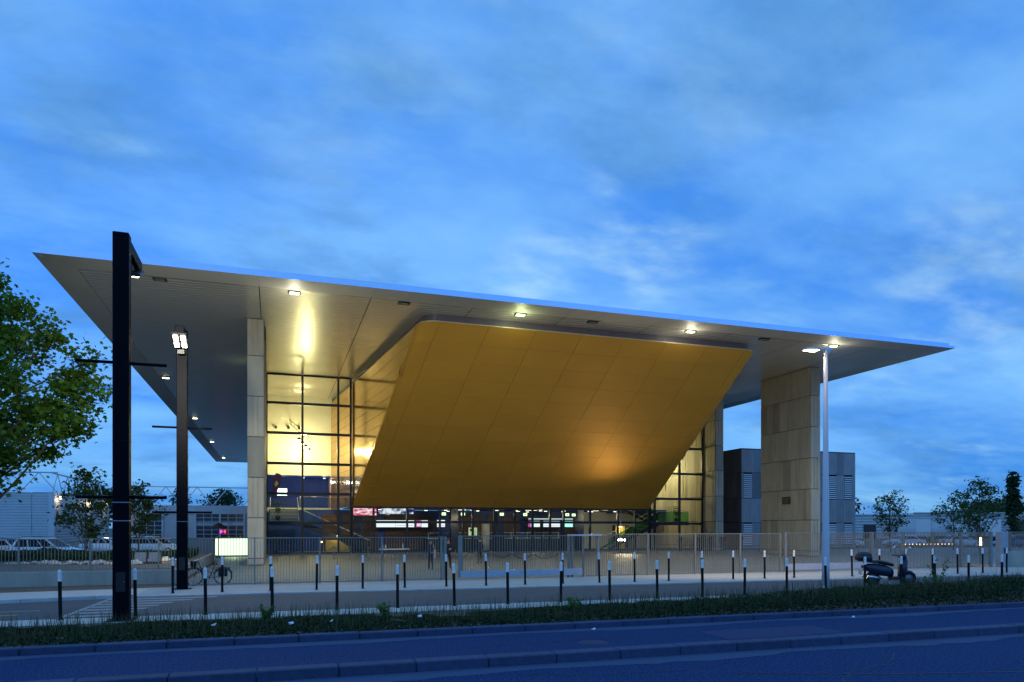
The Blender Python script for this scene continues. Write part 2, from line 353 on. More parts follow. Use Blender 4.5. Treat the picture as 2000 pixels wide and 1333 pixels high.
# painted markings
def marking(name, polys, mat, label=None):
    m = MB()
    for p in polys: m.add([(x, y, .005) for x, y in p], [tuple(range(len(p)))])
    o = m.build(name, mat, fix=False); o['kind'] = 'structure'
    return o
for k in range(7):      # hatched zone, bars run along the road
    y0 = 21.75+k*.78; f = k/6.
    xl = -5.25+.02*k; xr = [-3.9, -3.75, -3.6, -3.4, -3.1, -2.6, -1.9][k]
    marking('hatch_line', [[(xl+.02, y0), (xr, y0+.02), (xr+.1, y0+.40), (xl+.04, y0+.38)]], white_paint)
marking('hatch_edge_line', [[(-5.42, 21.6), (-5.28, 21.6), (-5.10, 27.0), (-5.24, 27.0)]], white_paint)
marking('lane_dash', [[(-9.5, 23.55), (-6.35, 23.72), (-6.35, 23.84), (-9.5, 23.67)]], white_paint)
marking('yellow_line', [[(-8.3, 22.35), (-6.62, 22.75), (-6.66, 22.88), (-8.3, 22.5)]], yellow_paint)
def crack(pts, wd=.012):
    rd2 = random.Random(int(pts[0][0]*100)); P = []
    for (a, b), (c, d) in zip(pts[:-1], pts[1:]):
        for k in range(8): f = k/8; P.append((a+(c-a)*f+rd2.uniform(-.05, .05), b+(d-b)*f+rd2.uniform(-.04, .04)))
    m = MB(); v = [(x, y-wd, .0045) for x, y in P]+[(x, y+wd, .0045) for x, y in P]; n = len(P)
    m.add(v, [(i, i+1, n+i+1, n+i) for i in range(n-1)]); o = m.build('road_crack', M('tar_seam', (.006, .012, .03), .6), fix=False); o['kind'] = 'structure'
crack([(-3, 13.9), (2, 13.7), (6, 14.0), (11, 13.8), (18, 14.0), (26, 13.9)], .010)
crack([(5.2, 13.9), (5.6, 13.2), (5.4, 12.4)]); crack([(13.0, 15.0), (13.4, 14.3), (13.2, 13.4), (13.7, 12.6)])
crack([(8.0, 8.6), (9.1, 9.5), (10.2, 9.8), (11.4, 10.8)], .014); crack([(3.6, 11.2), (4.8, 10.6), (6.4, 10.5), (8.0, 10.9)], .009)
# asphalt repair seam in the near lane
marking('road_seam', [[(7.0, 10.05), (9.5, 9.15), (13, 8.3), (13, 8.36), (9.5, 9.2), (7.0, 10.07)]], M('tar_seam', (.012, .012, .014), .5))

# ================================================================ event hall
ZS = 15.5
hall = thing('event_hall', 'huge flat-roofed hall with overhanging pale roof and golden leaning front', 'building', (16, 64, 0))
roof = part('roof', hall)
XJ = [-9.45, -.75, 5.3, 11.3, 17.25, 23.35, 29.4, 35.4, 41.45, 45.94]
YF0, YF1, YB1, YB0 = 39.63, 41.4, 153.3, 155.0
XL0, XR0 = -10.94, 47.39
PITCH = .42
for i in range(9):
    x0, x1 = XJ[i]+.025, XJ[i+1]-.025; m = MB(); y = YF1
    while y < YB1-.1:
        m.add([(x0, y, ZS), (x1, y, ZS), (x1, y+PITCH-.10, ZS), (x0, y+PITCH-.10, ZS), (x1, y+PITCH-.07, ZS+.022), (x0, y+PITCH-.07, ZS+.022), (x1, y+PITCH-.03, ZS+.022), (x0, y+PITCH-.03, ZS+.022), (x1, y+PITCH, ZS), (x0, y+PITCH, ZS)],
              [(0, 3, 2, 1), (3, 5, 4, 2), (5, 7, 6, 4), (7, 9, 8, 6)]); y += PITCH
    o = m.build('soffit_slats', soffit_m, roof, fix=False); o['kind'] = 'stuff'
MB().box(XJ[0], XJ[-1], YF1, YB1, ZS+.045, ZS+.06).build('soffit_backing', black_gap, roof)
for i in range(9):      # smooth edge band, front and back
    x0, x1 = XJ[i]+.008, XJ[i+1]-.008
    if i == 0: x0 = None
    for (ya, yb, xa_o, xb_o) in ((YF0+.01, YF1-.006, True, False), (YB0-.01, YB1+.006, True, False)):
        xa_out = XL0+.01 if i == 0 else x0; xa_in = XJ[0]+.008 if i == 0 else x0
        xb_out = XR0-.01 if i == 8 else x1; xb_in = XJ[-1]-.008 if i == 8 else x1
        MB().add([(xa_out, ya, ZS), (xb_out, ya, ZS), (xb_in, yb, ZS), (xa_in, yb, ZS), (xa_in, yb, ZS+.03), (xb_in, yb, ZS+.03)], [(0, 1, 2, 3), (3, 2, 5, 4)]).build('edge_panel', soffit_flat, roof)
n = 18
for k in range(n):
    a, b = k/n, (k+1)/n
    for Xo, Xi in ((XL0+.01, XJ[0]-.006), (XR0-.01, XJ[-1]+.006)):
        yo0, yo1 = YF0+.02+(YB0-YF0-.04)*a, YF0+.02+(YB0-YF0-.04)*b; yi0, yi1 = YF1+(YB1-YF1)*a, YF1+(YB1-YF1)*b
        MB().add([(Xo, yo0+.006, ZS), (Xo, yo1-.006, ZS), (Xi, yi1-.006, ZS), (Xi, yi0+.006, ZS), (Xi, yi0, ZS+.03), (Xi, yi1, ZS+.03)], [(0, 1, 2, 3), (3, 2, 5, 4)]).build('edge_panel', soffit_flat, roof)
fas = MB()
for (o, z0, z1) in ((0, ZS+.002, ZS+.17), (.25, ZS+.172, ZS+.42)):
    fas.box(XL0+o, XR0-o, YF0+o, YF0+o+.1, z0, z1).box(XL0+o, XR0-o, YB0-o-.1, YB0-o, z0, z1)
    fas.box(XL0+o, XL0+o+.1, YF0+o+.101, YB0-o-.101, z0, z1).box(XR0-o-.1, XR0-o, YF0+o+.101, YB0-o-.101, z0, z1)
fas.build('fascia', fascia_m, roof)
MB().add([(XL0+.1, YF0+.1, ZS+.168), (XR0-.1, YF0+.1, ZS+.168), (XR0-.35, YF0+.35, ZS+.171), (XL0+.35, YF0+.35, ZS+.171)], [(0, 1, 2, 3)]).build('fascia_ledge', fascia_m, roof)
MB().box(XL0+.45, XR0-.45, YF0+.45, YB0-.45, ZS+.10, ZS+.40).build('roof_deck', M('roof_membrane', (.4, .4, .42), .8), roof)

# ---- golden leaning volume
gv = part('golden_volume', hall)
ZB, ZT = 4.22, 14.95
YBt, YTp = 63.85, 42.95
def xl(y): return 8.55-(y-42.95)*.094
def xr(y): return 32.75+(y-42.95)*.148
RAD = 1.05
def section(t, off=0.0):
    """outline at height parameter t: list of (x,y) from left side, round the corner, along the front"""
    yf = YBt+(YTp-YBt)*t; z = ZB+(ZT-ZB)*t
    L, Rr = xl(yf), xr(yf); rad = RAD*(.55+.45*t)
    def arc(cx, cy, a0, a1, k=7): return [(cx+rad*math.cos(a0+(a1-a0)*i/(k-1)), cy+rad*math.sin(a0+(a1-a0)*i/(k-1))) for i in range(k)]
    def bez(a, c, b, k=8): return [tuple(a[j]*(1-u)**2+c[j]*2*u*(1-u)+b[j]*u*u for j in (0, 1)) for u in [i/(k-1) for i in range(k)]]
    left = bez((xl(yf+rad), yf+rad), (L, yf), (L+rad, yf)); right = bez((Rr-rad, yf), (Rr, yf), (xr(yf+rad), yf+rad))
    return left, right, yf, z
NR = 13; NCOL = 7
nrm = Vector((0, -(ZT-ZB), -(YBt-YTp))).normalized()   # outward (front, down)
def panel(rows, parent, name, mat, thick=.03, smooth=True, nv=None):
    """rows: two polylines (bottom, top); solid thin plate"""
    nvec = nv or nrm; b, t = rows; k = len(b); m = MB()
    out = [Vector(p) for p in b]+[Vector(p) for p in t]; inn = [p-nvec*thick for p in out]
    m.add(out, [(i, i+1, k+i+1, k+i) for i in range(k-1)], smooth); m.add(inn, [(i+1, i, k+i, k+i+1) for i in range(k-1)], smooth)
    q = 2*k; ring = list(range(k))+list(range(2*k-1, k-1, -1))
    m.add(out+inn, [(ring[i], q+ring[i], q+ring[(i+1) % len(ring)], ring[(i+1) % len(ring)]) for i in range(len(ring))])
    return m.build(name, mat, parent, fix=False)
G = .022
for r in range(NR):
    t0, t1 = r/NR, (r+1)/NR
    e = G/23.5
    la, ra, y0, z0 = section(t0+e*.5); lb, rb, y1, z1 = section(t1-e*.5)
    def seams(L, Rr):  # vertical joints
        c = 1.0; inner = [L+RAD+.15]; w = (Rr-RAD-.15-inner[0]); return [inner[0]+w*k/NCOL for k in range(NCOL+1)]
    s0, s1 = seams(la[0][0], ra[-1][0]), seams(lb[0][0], rb[-1][0])
    for c in range(NCOL):
        panel(([(s0[c]+G/2, y0, z0), (s0[c+1]-G/2, y0, z0)], [(s1[c]+G/2, y1, z1), (s1[c+1]-G/2, y1, z1)]), gv, 'golden_panel', gold, smooth=False)
    panel(([(x, y, z0) for x, y in la]+[(s0[0]-G/2, y0, z0)], [(x, y, z1) for x, y in lb]+[(s1[0]-G/2, y1, z1)]), gv, 'corner_panel', gold)
    panel(([(s0[-1]+G/2, y0, z0)]+[(x, y, z0) for x, y in ra], [(s1[-1]+G/2, y1, z1)]+[(x, y, z1) for x, y in rb]), gv, 'corner_panel', gold)
# backing behind the joints
bk = MB(); A = [section(k/NR) for k in range(NR+1)]
for k in range(NR):
    for a, b in ((A[k], A[k+1]),):
        la, ra, y0, z0 = a; lb, rb, y1, z1 = b
        pa = [(x+.03, y+.035, z0+.01) for x, y in la]+[(x-.03, y+.035, z0+.01) for x, y in ra]; pb = [(x+.03, y+.035, z1+.01) for x, y in lb]+[(x-.03, y+.035, z1+.01) for x, y in rb]
        nn = len(pa); bk.add(pa+pb, [(i, i+1, nn+i+1, nn+i) for i in range(nn-1)])
bk.build('panel_backing', gold_back, gv, fix=False)
# side walls of the volume, running back into the lobby
for side, fx in ((-1, xl), (1, xr)):
    sv = Vector((side, .094 if side < 0 else -.148, 0)).normalized()
    ys = [44, 48, 52, 56, 60, 64.1, 68, 72, 75.0]
    for r in range(NR):
        t0, t1 = r/NR, (r+1)/NR; z0, z1 = ZB+(ZT-ZB)*t0+G/2, ZB+(ZT-ZB)*t1-G/2
        e0 = YBt+(YTp-YBt)*t0+RAD*(.55+.45*t0); e1 = YBt+(YTp-YBt)*t1+RAD*(.55+.45*t1)
        prev = None
        for j in range(len(ys)-1):
            ya, yb = ys[j], ys[j+1]
            a0, a1 = max(ya, e0), max(ya, e1)
            if a0 >= yb-.05 and a1 >= yb-.05: continue
            a0, a1 = min(a0, yb-.03), min(a1, yb-.03)
            if j > 0: a0, a1 = (a0+G if a0 == ya else a0), (a1+G if a1 == ya else a1)
            pts = ([(fx(a0), a0, z0), (fx(yb), yb, z0)], [(fx(a1), a1, z1), (fx(yb), yb, z1)])
            panel(pts, gv, 'side_panel', gold_side, smooth=False, nv=sv)
    MB().add([(fx(44)-side*.05, 44.2, ZT), (fx(75)-side*.05, 75, ZT), (fx(75)-side*.05, 75, ZB), (fx(64)-side*.05, 64.6, ZB)], [(0, 1, 2, 3)]).build('side_backing', gold_back, gv, fix=False)
# pale flange and grey neck up to the soffit
la, ra, y1, z1 = section(1.0)
flange = [(x, y, ZT+.02) for x, y in la]+[(x, y, ZT+.02) for x, y in ra]
inner = [(xl(44)+.35, 75, 0), (xl(44)+.35, 44.2, 0)]
m = MB(); ring = [(la[0][0], 75.0)]+la+ra+[(ra[-1][0], 75.0)]
ring = [(xl(75), 75.0)]+la+ra+[(xr(75), 75.0)]
k = len(ring)
m.add([(x, y, ZT+.005) for x, y in ring]+[(x, y, ZT+.06) for x, y in ring], [(i, i+1, k+i+1, k+i) for i in range(k-1)])
def inset(p, d=.30):
    x, y = p; cx = 20; return (x+(d if x < cx else -d), min(y+d, 75))
ring2 = [inset(p) for p in ring]
m.add([(x, y, ZT+.06) for x, y in ring]+[(x, y, ZT+.06) for x, y in ring2], [(i, i+1, k+i+1, k+i) for i in range(k-1)])
m.build('top_flange', M('pale_flange', (.55, .50, .36), .4, metal=.4), gv, fix=False)
m = MB(); m.add([(x, y, ZT+.06) for x, y in ring2]+[(x, y, ZS-.002) for x, y in ring2], [(i, i+1, k+i+1, k+i) for i in range(k-1)], True)
m.build('neck', neck_m, gv, fix=False)
MB().box(xl(64)+.1, xr(64)-.1, 64.0, 75, ZB-.02, ZB+.05).build('underside', navy, gv)

# ---- concrete clad walls: pylon, end walls
def clad(root, face, a0, a1, fixed, z0, z1, rows, out, seed, minw=.5, maxw=1.1, mats=(None, None), single=False, skip=None, gd=.06):
    """panels on a vertical plane. face 'x': plane y=fixed running along x; 'y': plane x=fixed running along y. out=+-1 direction of normal"""
    rd = random.Random(seed); T = .09
    for ri, (za, zb) in enumerate(zip(rows[:-1], rows[1:])):
        cuts = [a0]
        if single: cuts.append(a1)
        else:
            while a1-cuts[-1] > maxw*1.3: cuts.append(cuts[-1]+rd.choice([minw, (minw+maxw)/2, maxw]))
            cuts.append(a1)
        for ci, (a, b) in enumerate(zip(cuts[:-1], cuts[1:])):
            if skip and skip(a, b, za, zb): continue
            ribbed = ((ri+ci+rd.randint(0, 1)) % 2 == 0) if not single else (ri % 2 == single-1)
            g = .010; a_, b_, zl, zh = a+g, b-g, za+g*2.2, zb-g*2.2
            prof = [(a_, T)]
            if ribbed:
                nr = max(2, round((b_-a_)/.27)); w = (b_-a_)/nr
                for q in range(1, nr): c = a_+w*q; prof += [(c-.05, T), (c-.045, T-gd), (c+.045, T-gd), (c+.05, T)]
            prof += [(b_, T)]
            outline = prof+[(b_, 0), (a_, 0)]
            m = MB(); P = []
            for z in (zl, zh):
                for (s, d) in outline:
                    P.append((s, fixed+out*d, z) if face == 'x' else (fixed+out*d, s, z))
            nn = len(outline); m.add(P, [tuple(range(nn)), tuple(range(2*nn-1, nn-1, -1))]+[(i, (i+1) % nn, nn+(i+1) % nn, nn+i) for i in range(nn)])
            mm = mats[0] if (ribbed or rd.random() < .55) else mats[1]
            m.build('concrete_panel', mm, root)
ROWS = [.02, .44]+[.44+2.545*k for k in range(1, 6)]+[15.48]
CM = (conc, conc_gr)
py = part('pylon', hall)
PX0, PX1, PY0, PY1 = 41.64, 42.57, 47.85, 54.2
MB().box(PX0+.09, PX1-.09, PY0+.09, PY1, 0, 15.48).build('core', conc_dark, py)
clad(py, 'x', PX0, PX1, PY0+.09, 0, 15.5, ROWS, -1, 3, mats=CM, single=2)
clad(py, 'y', PY0+.09, PY1, PX0+.09, 0, 15.5, ROWS, -1, 5, .45, .95, CM)
clad(py, 'y', PY0+.09, PY1, PX1-.09, 0, 15.5, ROWS, 1, 6, .55, 1.05, CM)
pl = MB().box(PX0-.05, PX0-.004, 50.3, 51.3, 4.35, 4.98).build('plaque', M('dark_plaque', (.012, .012, .012), .3), py)
MB().box(PX0-.06, PX0-.052, 50.4, 51.2, 4.76, 4.84).box(PX0-.06, PX0-.052, 50.5, 51.1, 4.60, 4.65).box(PX0-.06, PX0-.052, 50.5, 50.9, 4.47, 4.52).build('plaque_lettering', M('plaque_letters', (.10, .09, .08), .5), pl)
wl_ = part('end_wall', hall)
MB().box(-1.52, -.67, 47.85, 153, 0, 15.48).build('core', conc_dark, wl_)
clad(wl_, 'x', -1.57, -.62, 47.85, 0, 15.5, ROWS, -1, 8, mats=CM, single=1)
clad(wl_, 'y', 47.85, 75, -.67, 0, 15.5, ROWS, 1, 9, .8, 1.4, CM)
wr_ = part('end_wall', hall)
MB().box(42.25, 43.05, 62.05, 153, 0, 15.48).build('core', conc_dark, wr_)
clad(wr_, 'x', 42.2, 43.1, 62.05, 0, 15.5, ROWS, -1, 11, mats=CM, single=2)
clad(wr_, 'y', 62.05, 75, 42.25, 0, 15.5, ROWS, -1, 12, .5, .9, CM)
# a black drop ladder rail on the inner edge of the left wall
m = MB().box(-.56, -.50, 49.0, 54.4, 14.55, 14.62).box(-.56, -.50, 49.0, 54.4, 15.3, 15.36)
for q in range(7): m.box(-.555, -.505, 49.1+q*.85, 49.16+q*.85, 14.6, 15.3)
m.build('cable_tray', frame_m, wl_)

# ---- curtain wall
YG = 64.2
cw = part('curtain_wall', hall)
ZROW = [.12, 2.75, 5.27, 7.85, 10.45, 13.0, 15.46]
def glazing(xs, zs, y=YG, mw=.18):
    for i, x in enumerate(xs):
        MB().box(x-mw/2, x+mw/2, y-.09, y+.12, zs[0], zs[-1]).build('mullion', frame_m, cw)
    for zi, z in enumerate(zs):
        for a, b in zip(xs[:-1], xs[1:]): MB().box(a+mw/2, b-mw/2, y-.07, y+.1, z-.11, z+.11).build('transom', frame_m, cw)
    for a, b in zip(xs[:-1], xs[1:]):
        for c, d in zip(zs[:-1], zs[1:]): MB().box(a+mw/2+.002, b-mw/2-.002, y-.012, y+.012, c+.112, d-.112).build('pane', glass_m, cw)
glazing([-.58, 2.35, 5.35, 6.42], ZROW)
glazing([36.0, 36.55, 39.4, 42.10], ZROW)
gx = [6.55, 8.4, 11.4, 14.4, 16.6, 17.5, 19.6, 21.6, 23.4, 25.2, 26.6, 29.4, 32.4, 34.3, 35.9]
glazing(gx, [.12, 2.85, 4.18])
MB().box(-.6, 42.2, YG-.25, YG+.2, 0, .115).build('plinth', M('plinth_stone', (.2, .2, .19), .7), cw)
# entrance doors: steel pulls and leaf frames
for x in (17.55, 18.55, 23.45, 24.35):
    MB().box(x, x+.05, YG-.12, YG-.095, .2, 2.75).box(x+.82, x+.87, YG-.12, YG-.095, .2, 2.75).build('door_leaf_frame', frame_m, cw)
    MB().tube([(x+.12, YG-.2, .8), (x+.12, YG-.2, 2.1)], .022).build('door_pull', chrome, cw)

# ---- lobby inside
lb = part('lobby', hall)
MB().box(-.6, 42.2, YG+.21, 82, -.05, .02).build('floor', dark_floor, lb)
MB().box(-.62, xl(75)+.1, 75, 75.25, 7.6, 15.5).build('back_wall', white_pl, lb)
MB().box(-.62, 6.4, 75, 75.25, 3.9, 4.35).build('slab_edge', white_pl, lb)
MB().box(-.62, 6.4, 75.25, 80, 3.95, 4.3).build('upper_floor', dark_floor, lb)
MB().box(-.62, 6.4, 80, 80.2, 4.3, 7.7).build('upper_back_wall', navy, lb)
MB().box(-.62, 6.4, 75.26, 80, 7.62, 7.75).build('upper_ceiling', navy, lb)
MB().box(5.6, 6.4, 75.0, 80, 4.36, 7.6).build('upper_side_wall', M('peach_wall', (.55, .32, .2), .7), lb)
MB().box(xr(75)-.1, 42.2, 75, 75.25, 4.35, 15.5).build('back_wall', white_pl, lb)
MB().box(xr(75)-1.5, 42.2, 71.5, 75, 3.95, 4.35).build('gallery_slab', navy, lb)
MB().box(36.3, 42.2, 74.6, 74.8, 0, 3.95).build('ground_back_wall', white_pl, lb)
MB().box(33.0, 36.25, 74.3, 74.5, 0, 4.1).build('ground_back_wall', white_pl, lb)
# timber boarding, each board a piece; bays leave dark door openings
for bi, (a, b) in enumerate([(4.6, 6.3), (6.6, 10.2), (10.9, 16.2), (18.2, 21.4), (21.9, 25.6), (26.3, 30.2), (30.6, 32.9)]):
    for q in range(12):
        MB().box(a, b, 74.3+random.uniform(0, .04), 74.4, .05+q*.31, .34+q*.31).build('board', timber, lb)
MB().box(-.5, 33.0, 74.5, 74.7, 0, 4.15).build('ground_back_wall', navy, lb)
for x in (7.6, 16.9, 21.65, 30.4):
    MB().box(x-.35, x+.35, 68.7, 69.4, .02, 4.2).build('column', M('navy_column', (.01, .014, .04), .4), lb)
MB().tube([(20.6, 70.5, .02), (20.6, 70.5, 2.75)], .42, 18).build('column', M('white_column', (.75, .72, .6), .5), lb)
ORD = ['first', 'second', 'third', 'fourth', 'fifth', 'sixth', 'seventh', 'eighth', 'ninth', 'tenth', 'eleventh', 'twelfth', 'thirteenth', 'fourteenth', 'fifteenth', 'sixteenth', 'seventeenth', 'eighteenth', 'nineteenth', 'twentieth']
ORD += ['twenty-'+o for o in ORD[:9]]+['thirtieth', 'thirty-first']
# ================================================================ lamps of the hall
SOF = [(-5.7, 41.75), (1.1, 41.72), (7.2, 41.72), (14.4, 41.65), (19.3, 41.75), (26.4, 41.65), (32.35, 41.75), (38.3, 41.72)]
POSN = ['nearest the big roof corner', 'above the left glass bay', 'between the left glass bay and the golden volume', 'with green halo above the golden volume', 'mid way above the golden volume', 'with yellow halo above the golden volume', 'at the right end of the golden volume', 'above the white street lamp']
def soffit_light(x, y, lit, label, power=0, tgt=None, col=(1, .97, .62)):
    t = thing('soffit_light', label, 'floodlight', (x, y, ZS-.1), group='floodlights set in the roof soffit')
    MB().box(x-.34, x+.34, y-.21, y+.21, ZS-.03, ZS-.004).box(x-.34, x+.34, y-.21, y-.17, ZS-.07, ZS-.031).box(x-.34, x+.34, y+.17, y+.21, ZS-.07, ZS-.031).box(x-.34, x-.30, y-.169, y+.169, ZS-.07, ZS-.031).box(x+.30, x+.34, y-.169, y+.169, ZS-.07, ZS-.031).build('housing', frame_m, t)
    MB().box(x-.24, x+.24, y-.13, y+.13, ZS-.09 if lit else ZS-.06, ZS-.04).build('lens', led_soffit if lit else lens_off, t)
    if lit and power > 1000: light('POINT', t, (x, y-.1, ZS-.6), 55, col, size=.3)
    if lit and power: light('SPOT', t, (x, y, ZS-.22), power, col, tgt or (x, y-1.0, 0), .18, 108, .6)
for i, (x, y) in enumerate(SOF):
    lit = i in (1, 3, 5, 7)
    soffit_light(x, y, lit, ('lit' if lit else 'unlit')+' roof soffit floodlight '+POSN[i], 1500, col=((1, .97, .72) if i != 3 else (.85, 1, .5)))
for i, y in enumerate((69, 93.5, 118.5, 145)):
    soffit_light(-8.95, y, True, 'lit soffit floodlight along the left roof edge, '+['first', 'second', 'third', 'farthest'][i]+' from the front', 900)

# interior light fittings
for i, (x, y, z, e) in enumerate(((2.6, 70.2, 10.2, 1900), (39.5, 70.5, 9.8, 1500))):
    t = thing('spotlight_cluster', ['bright spotlight cluster on truss arm inside the left glass bay', 'bright spotlight cluster inside the right glass bay'][i], 'light fitting', (x, y, z))
    m = MB()
    for q in (0, .35): m.tube([(x-1.2, y+q*.3, z+2.3-q), (x+.8, y+q*.3, z+.5-q)], .03, 6)
    for q in range(6): f = q/5; m.tube([(x-1.2+2*f, y, z+2.3-1.8*f), (x-1.2+2*f+.12, y+.1, z+1.95-1.8*f)], .018, 5)
    m.tube([(x-.9, y+.1, z+2.0), (x-.9, y+4.7, z+2.6)], .03, 6)
    m.build('truss_arm', black_pl, t)
    for q in range(4):
        cx, cz = x-.35+q*.3, z+.45-q*.32
        MB().lathe([(.02, .16), (.15, .12), (.17, -.1), (.15, -.12)], (cx, y, cz), 12, (0, -.35, -1)).build('lamp_head', black_pl, t)
        MB().lathe([(.001, 0), (.14, 0), (.14, .02)], (cx, y-.05, cz-.13), 12, (0, -.35, -1)).build('lens', EM('spot_lens', (1, .9, .5), 45), t)
    light('POINT', t, (x+.1, y-.15, z-.55), e*.66, (1, .86, .42), size=.25)
    light('POINT', t, (x-.1, y+2.6, z-.2), e*.3, (1, .88, .46), size=.2)  # extra point lamp away from the heads, added to brighten the back wall
for i, (x, y) in enumerate(((.2, 74.6), (1.4, 74.6), (2.4, 74.6))):
    t = thing('wall_spot', ['left', 'middle', 'right'][i]+' of three small spots on the upper atrium wall', 'spotlight', (x, 74.8, 12.3), group='three small wall spots')
    MB().tube([(x, 74.98, 12.3), (x, 74.8, 12.3)], .03, 6).build('bracket', black_pl, t)
    MB().lathe([(.03, .18), (.12, .1), (.13, -.1), (.02, -.1)], (x, 74.72, 12.3), 10, (0, .4, 1)).build('lamp_head', black_pl, t)
for i, x in enumerate((.6, 2.9, 5.0)):
    t = thing('upper_downlight', ['left', 'middle', 'right'][i]+' small downlight in the navy upper opening of the left bay', 'downlight', (x, 77, 7.5), group='downlights of the upper opening')
    MB().lathe([(.11, 0), (.13, 0), (.13, .1), (.02, .11)], (x, 77, 7.5), 10).build('housing', black_pl, t); MB().box(x-.1, x+.1, 76.92, 77.08, 7.465, 7.495).build('lens', EM('upper_lens', (1, .9, .7), 6), t)
    light('POINT', t, (x, 76.9, 7.1), 38, (.8, .9, 1), size=.1)
# lobby downlights and exit signs
rd = random.Random(4)
sp = sorted([(9.2, 66), (12.2, 66.4), (13.9, 68), (15.6, 67), (18.0, 66.2), (19.2, 68.5), (20.4, 66), (21.5, 70), (22.7, 67), (23.6, 69), (24.9, 66), (26.2, 68), (27.6, 66.5), (28.6, 69.2), (30.5, 66.8), (31.6, 68.6), (33.6, 67.2), (10.7, 70.5), (16.8, 71), (25.5, 71.5)], key=lambda q: (q[0]*.949-q[1]*.3155)/(q[0]*.3155+q[1]*.949))
for i, (x, y) in enumerate(sp):
    t = thing('ceiling_downlight', f'small lit downlight in the dark lobby ceiling under the golden volume, {ORD[i]} from the left', 'downlight', (x, y, 4.05), group='small downlights in the lobby ceiling')
    MB().lathe([(.11, 0), (.13, .0), (.13, .14), (.02, .15)], (x, y, 4.02), 10).build('housing', black_pl, t)
    MB().box(x-.13, x+.13, y-.09, y+.09, 3.985, 4.015).build('lens', EM('downlight_lens', (1, .9, .62), 5), t)
ls = bpy.data.objects.new('lobby_light', None)
for i, x in enumerate((10, 17.5, 25, 32)):
    t = thing('ceiling_panel_light', 'slim lit panel in the lobby ceiling, number '+['one', 'two', 'three', 'four'][i]+' from the left stair', 'panel light', (x, 69, 4.1))
    MB().box(x-.62, x+.62, 68.9, 69.1, 4.12, 4.19).build('tray', black_pl, t)
    MB().box(x-.6, x+.6, 68.93, 69.07, 4.10, 4.119).build('diffuser', EM('panel_diffuser', (1, .86, .6), 4), t)
    light('POINT', t, (x, 66.2, 3.5), 210, (1, .80, .48), size=.3)  # unseen lamp set off the panel, near the glass, to brighten the plaza
ex = [(15.3, 66.5), (17.3, 67), (21.0, 66.3), (23.8, 67.4), (28.0, 66.6), (29.3, 68)]
for i, (x, y) in enumerate(ex):
    t = thing('exit_sign', f'small glowing exit sign hanging from the lobby ceiling, {ORD[i]} from the left', 'exit sign', (x, y, 3.55), group='exit signs over the entrance')
    MB().tube([(x, y, 3.78), (x, y, 4.2)], .012, 6).build('hanger', black_pl, t)
    MB().box(x-.19, x+.19, y-.02, y+.02, 3.52, 3.78).build('panel', EM('exit_panel', (.75, 1, .55), 2.2), t)
    MB().box(x-.03, x+.03, y-.028, y-.021, 3.56, 3.72).box(x-.1, x+.1, y-.028, y-.021, 3.63, 3.67).build('pictogram', M('sign_green', (.02, .2, .06), .6), t)

# ================================================================ lamp posts
def lamp_post(label, x, y, d, power, tgt, arms, bands):
    t = thing('lamp_post', label, 'lamp post', (x, y, 0), group='dark square lamp posts')
    w = .19; q = .17
    m = MB().bbox(x-w, x+w, y-q, y+q, 0, 9.95, .02); m.build('post', post_m, t)
    for b in bands: MB().box(x-w-.006, x+w+.006, y-q-.006, y+q+.006, b, b+.025).build('collar', M('steel_band', (.25, .25, .3), .35, metal=.8), t)
    for az in arms:
        MB().tube([(x-1.05, y, az), (x-w, y, az)], .042, 8).build('banner_arm', post_m, t)
        MB().tube([(x+w, y, az), (x+1.05, y, az)], .042, 8).build('banner_arm', post_m, t)
    MB().bbox(x-.16, x+.16, min(y+d*q, y+d*(2.0 if d > 0 else .9)), max(y+d*q, y+d*(2.0 if d > 0 else .9)), 9.62, 9.92, .02).build('top_arm', post_m, t)
    hx, hy, hz = x, y+d*(1.35 if d > 0 else .75), 9.36
    rot = Matrix.Translation((hx, hy, hz)) @ Matrix.Rotation(R(24)*d, 4, 'X')
    MB().bbox(-.27, .27, -.44, .44, 0, .08, .02).xf(rot).build('lamp_head', black_pl, t)
    MB().box(-.05, .05, -.2, .2, .10, .34).xf(rot).build('bracket', black_pl, t)
    for a in (-.13, .13):
        for b in (-.2, .2): MB().box(a-.075, a+.075, b-.13, b+.13, -.03, -.002).xf(rot).build('lens', led_white, t)
    light('SPOT', t, (hx, hy+d*.1, hz-.25), power, (1, .93, .72), tgt, .3, 84 if d > 0 else 130, .8)
    MB().bbox(x-.32, x+.32, y-.30, y+.30, .0, .03, .008).build('base_plate', post_m, t)
    for a in (-.27, .27):
        for b in (-.25, .25): MB().lathe([(.02, .03), (.02, .06), (.001, .065)], (x+a, y+b, 0), 6).build('bolt', M('bolt_steel', (.2, .2, .22), .4, metal=.8), t)
    dr = MB().bbox(x-.11, x+.11, y-q-.006, y-q+.01, .75, 1.25, .004).build('access_door', M('post_door_paint', (.006, .007, .012), .55), t)
    MB().lathe([(.014, 0), (.014, .006), (.001, .007)], (x+.08, y-q-.006, 1.0), 8, (0, -1, 0)).build('lock', M('bolt_steel', (.2, .2, .22)), dr)
    for zz in (4.6, 7.4): MB().box(x-w-.003, x+w+.003, y-q-.003, y+q+.003, zz, zz+.012).build('seam', M('seam_black', (.001, .001, .001), .9), t)
    # second small louvre under the head
    MB().bbox(x-.12, x+.12, y+d*q, y+d*.5, 8.95, 9.1, .015).build('sensor_box', black_pl, t)
lamp_post('tall dark square lamp post standing in the hedge by the near bollards', -3.71, 20.69, 1, 7000, (0, 48, 9.5), (6.63, 3.17), (2.55, 3.02))
lamp_post('dark square lamp post beside the parked bicycle', -3.33, 30.13, -1, 220, (-3.6, 25.5, 0), (6.22, 2.97), (2.6,))
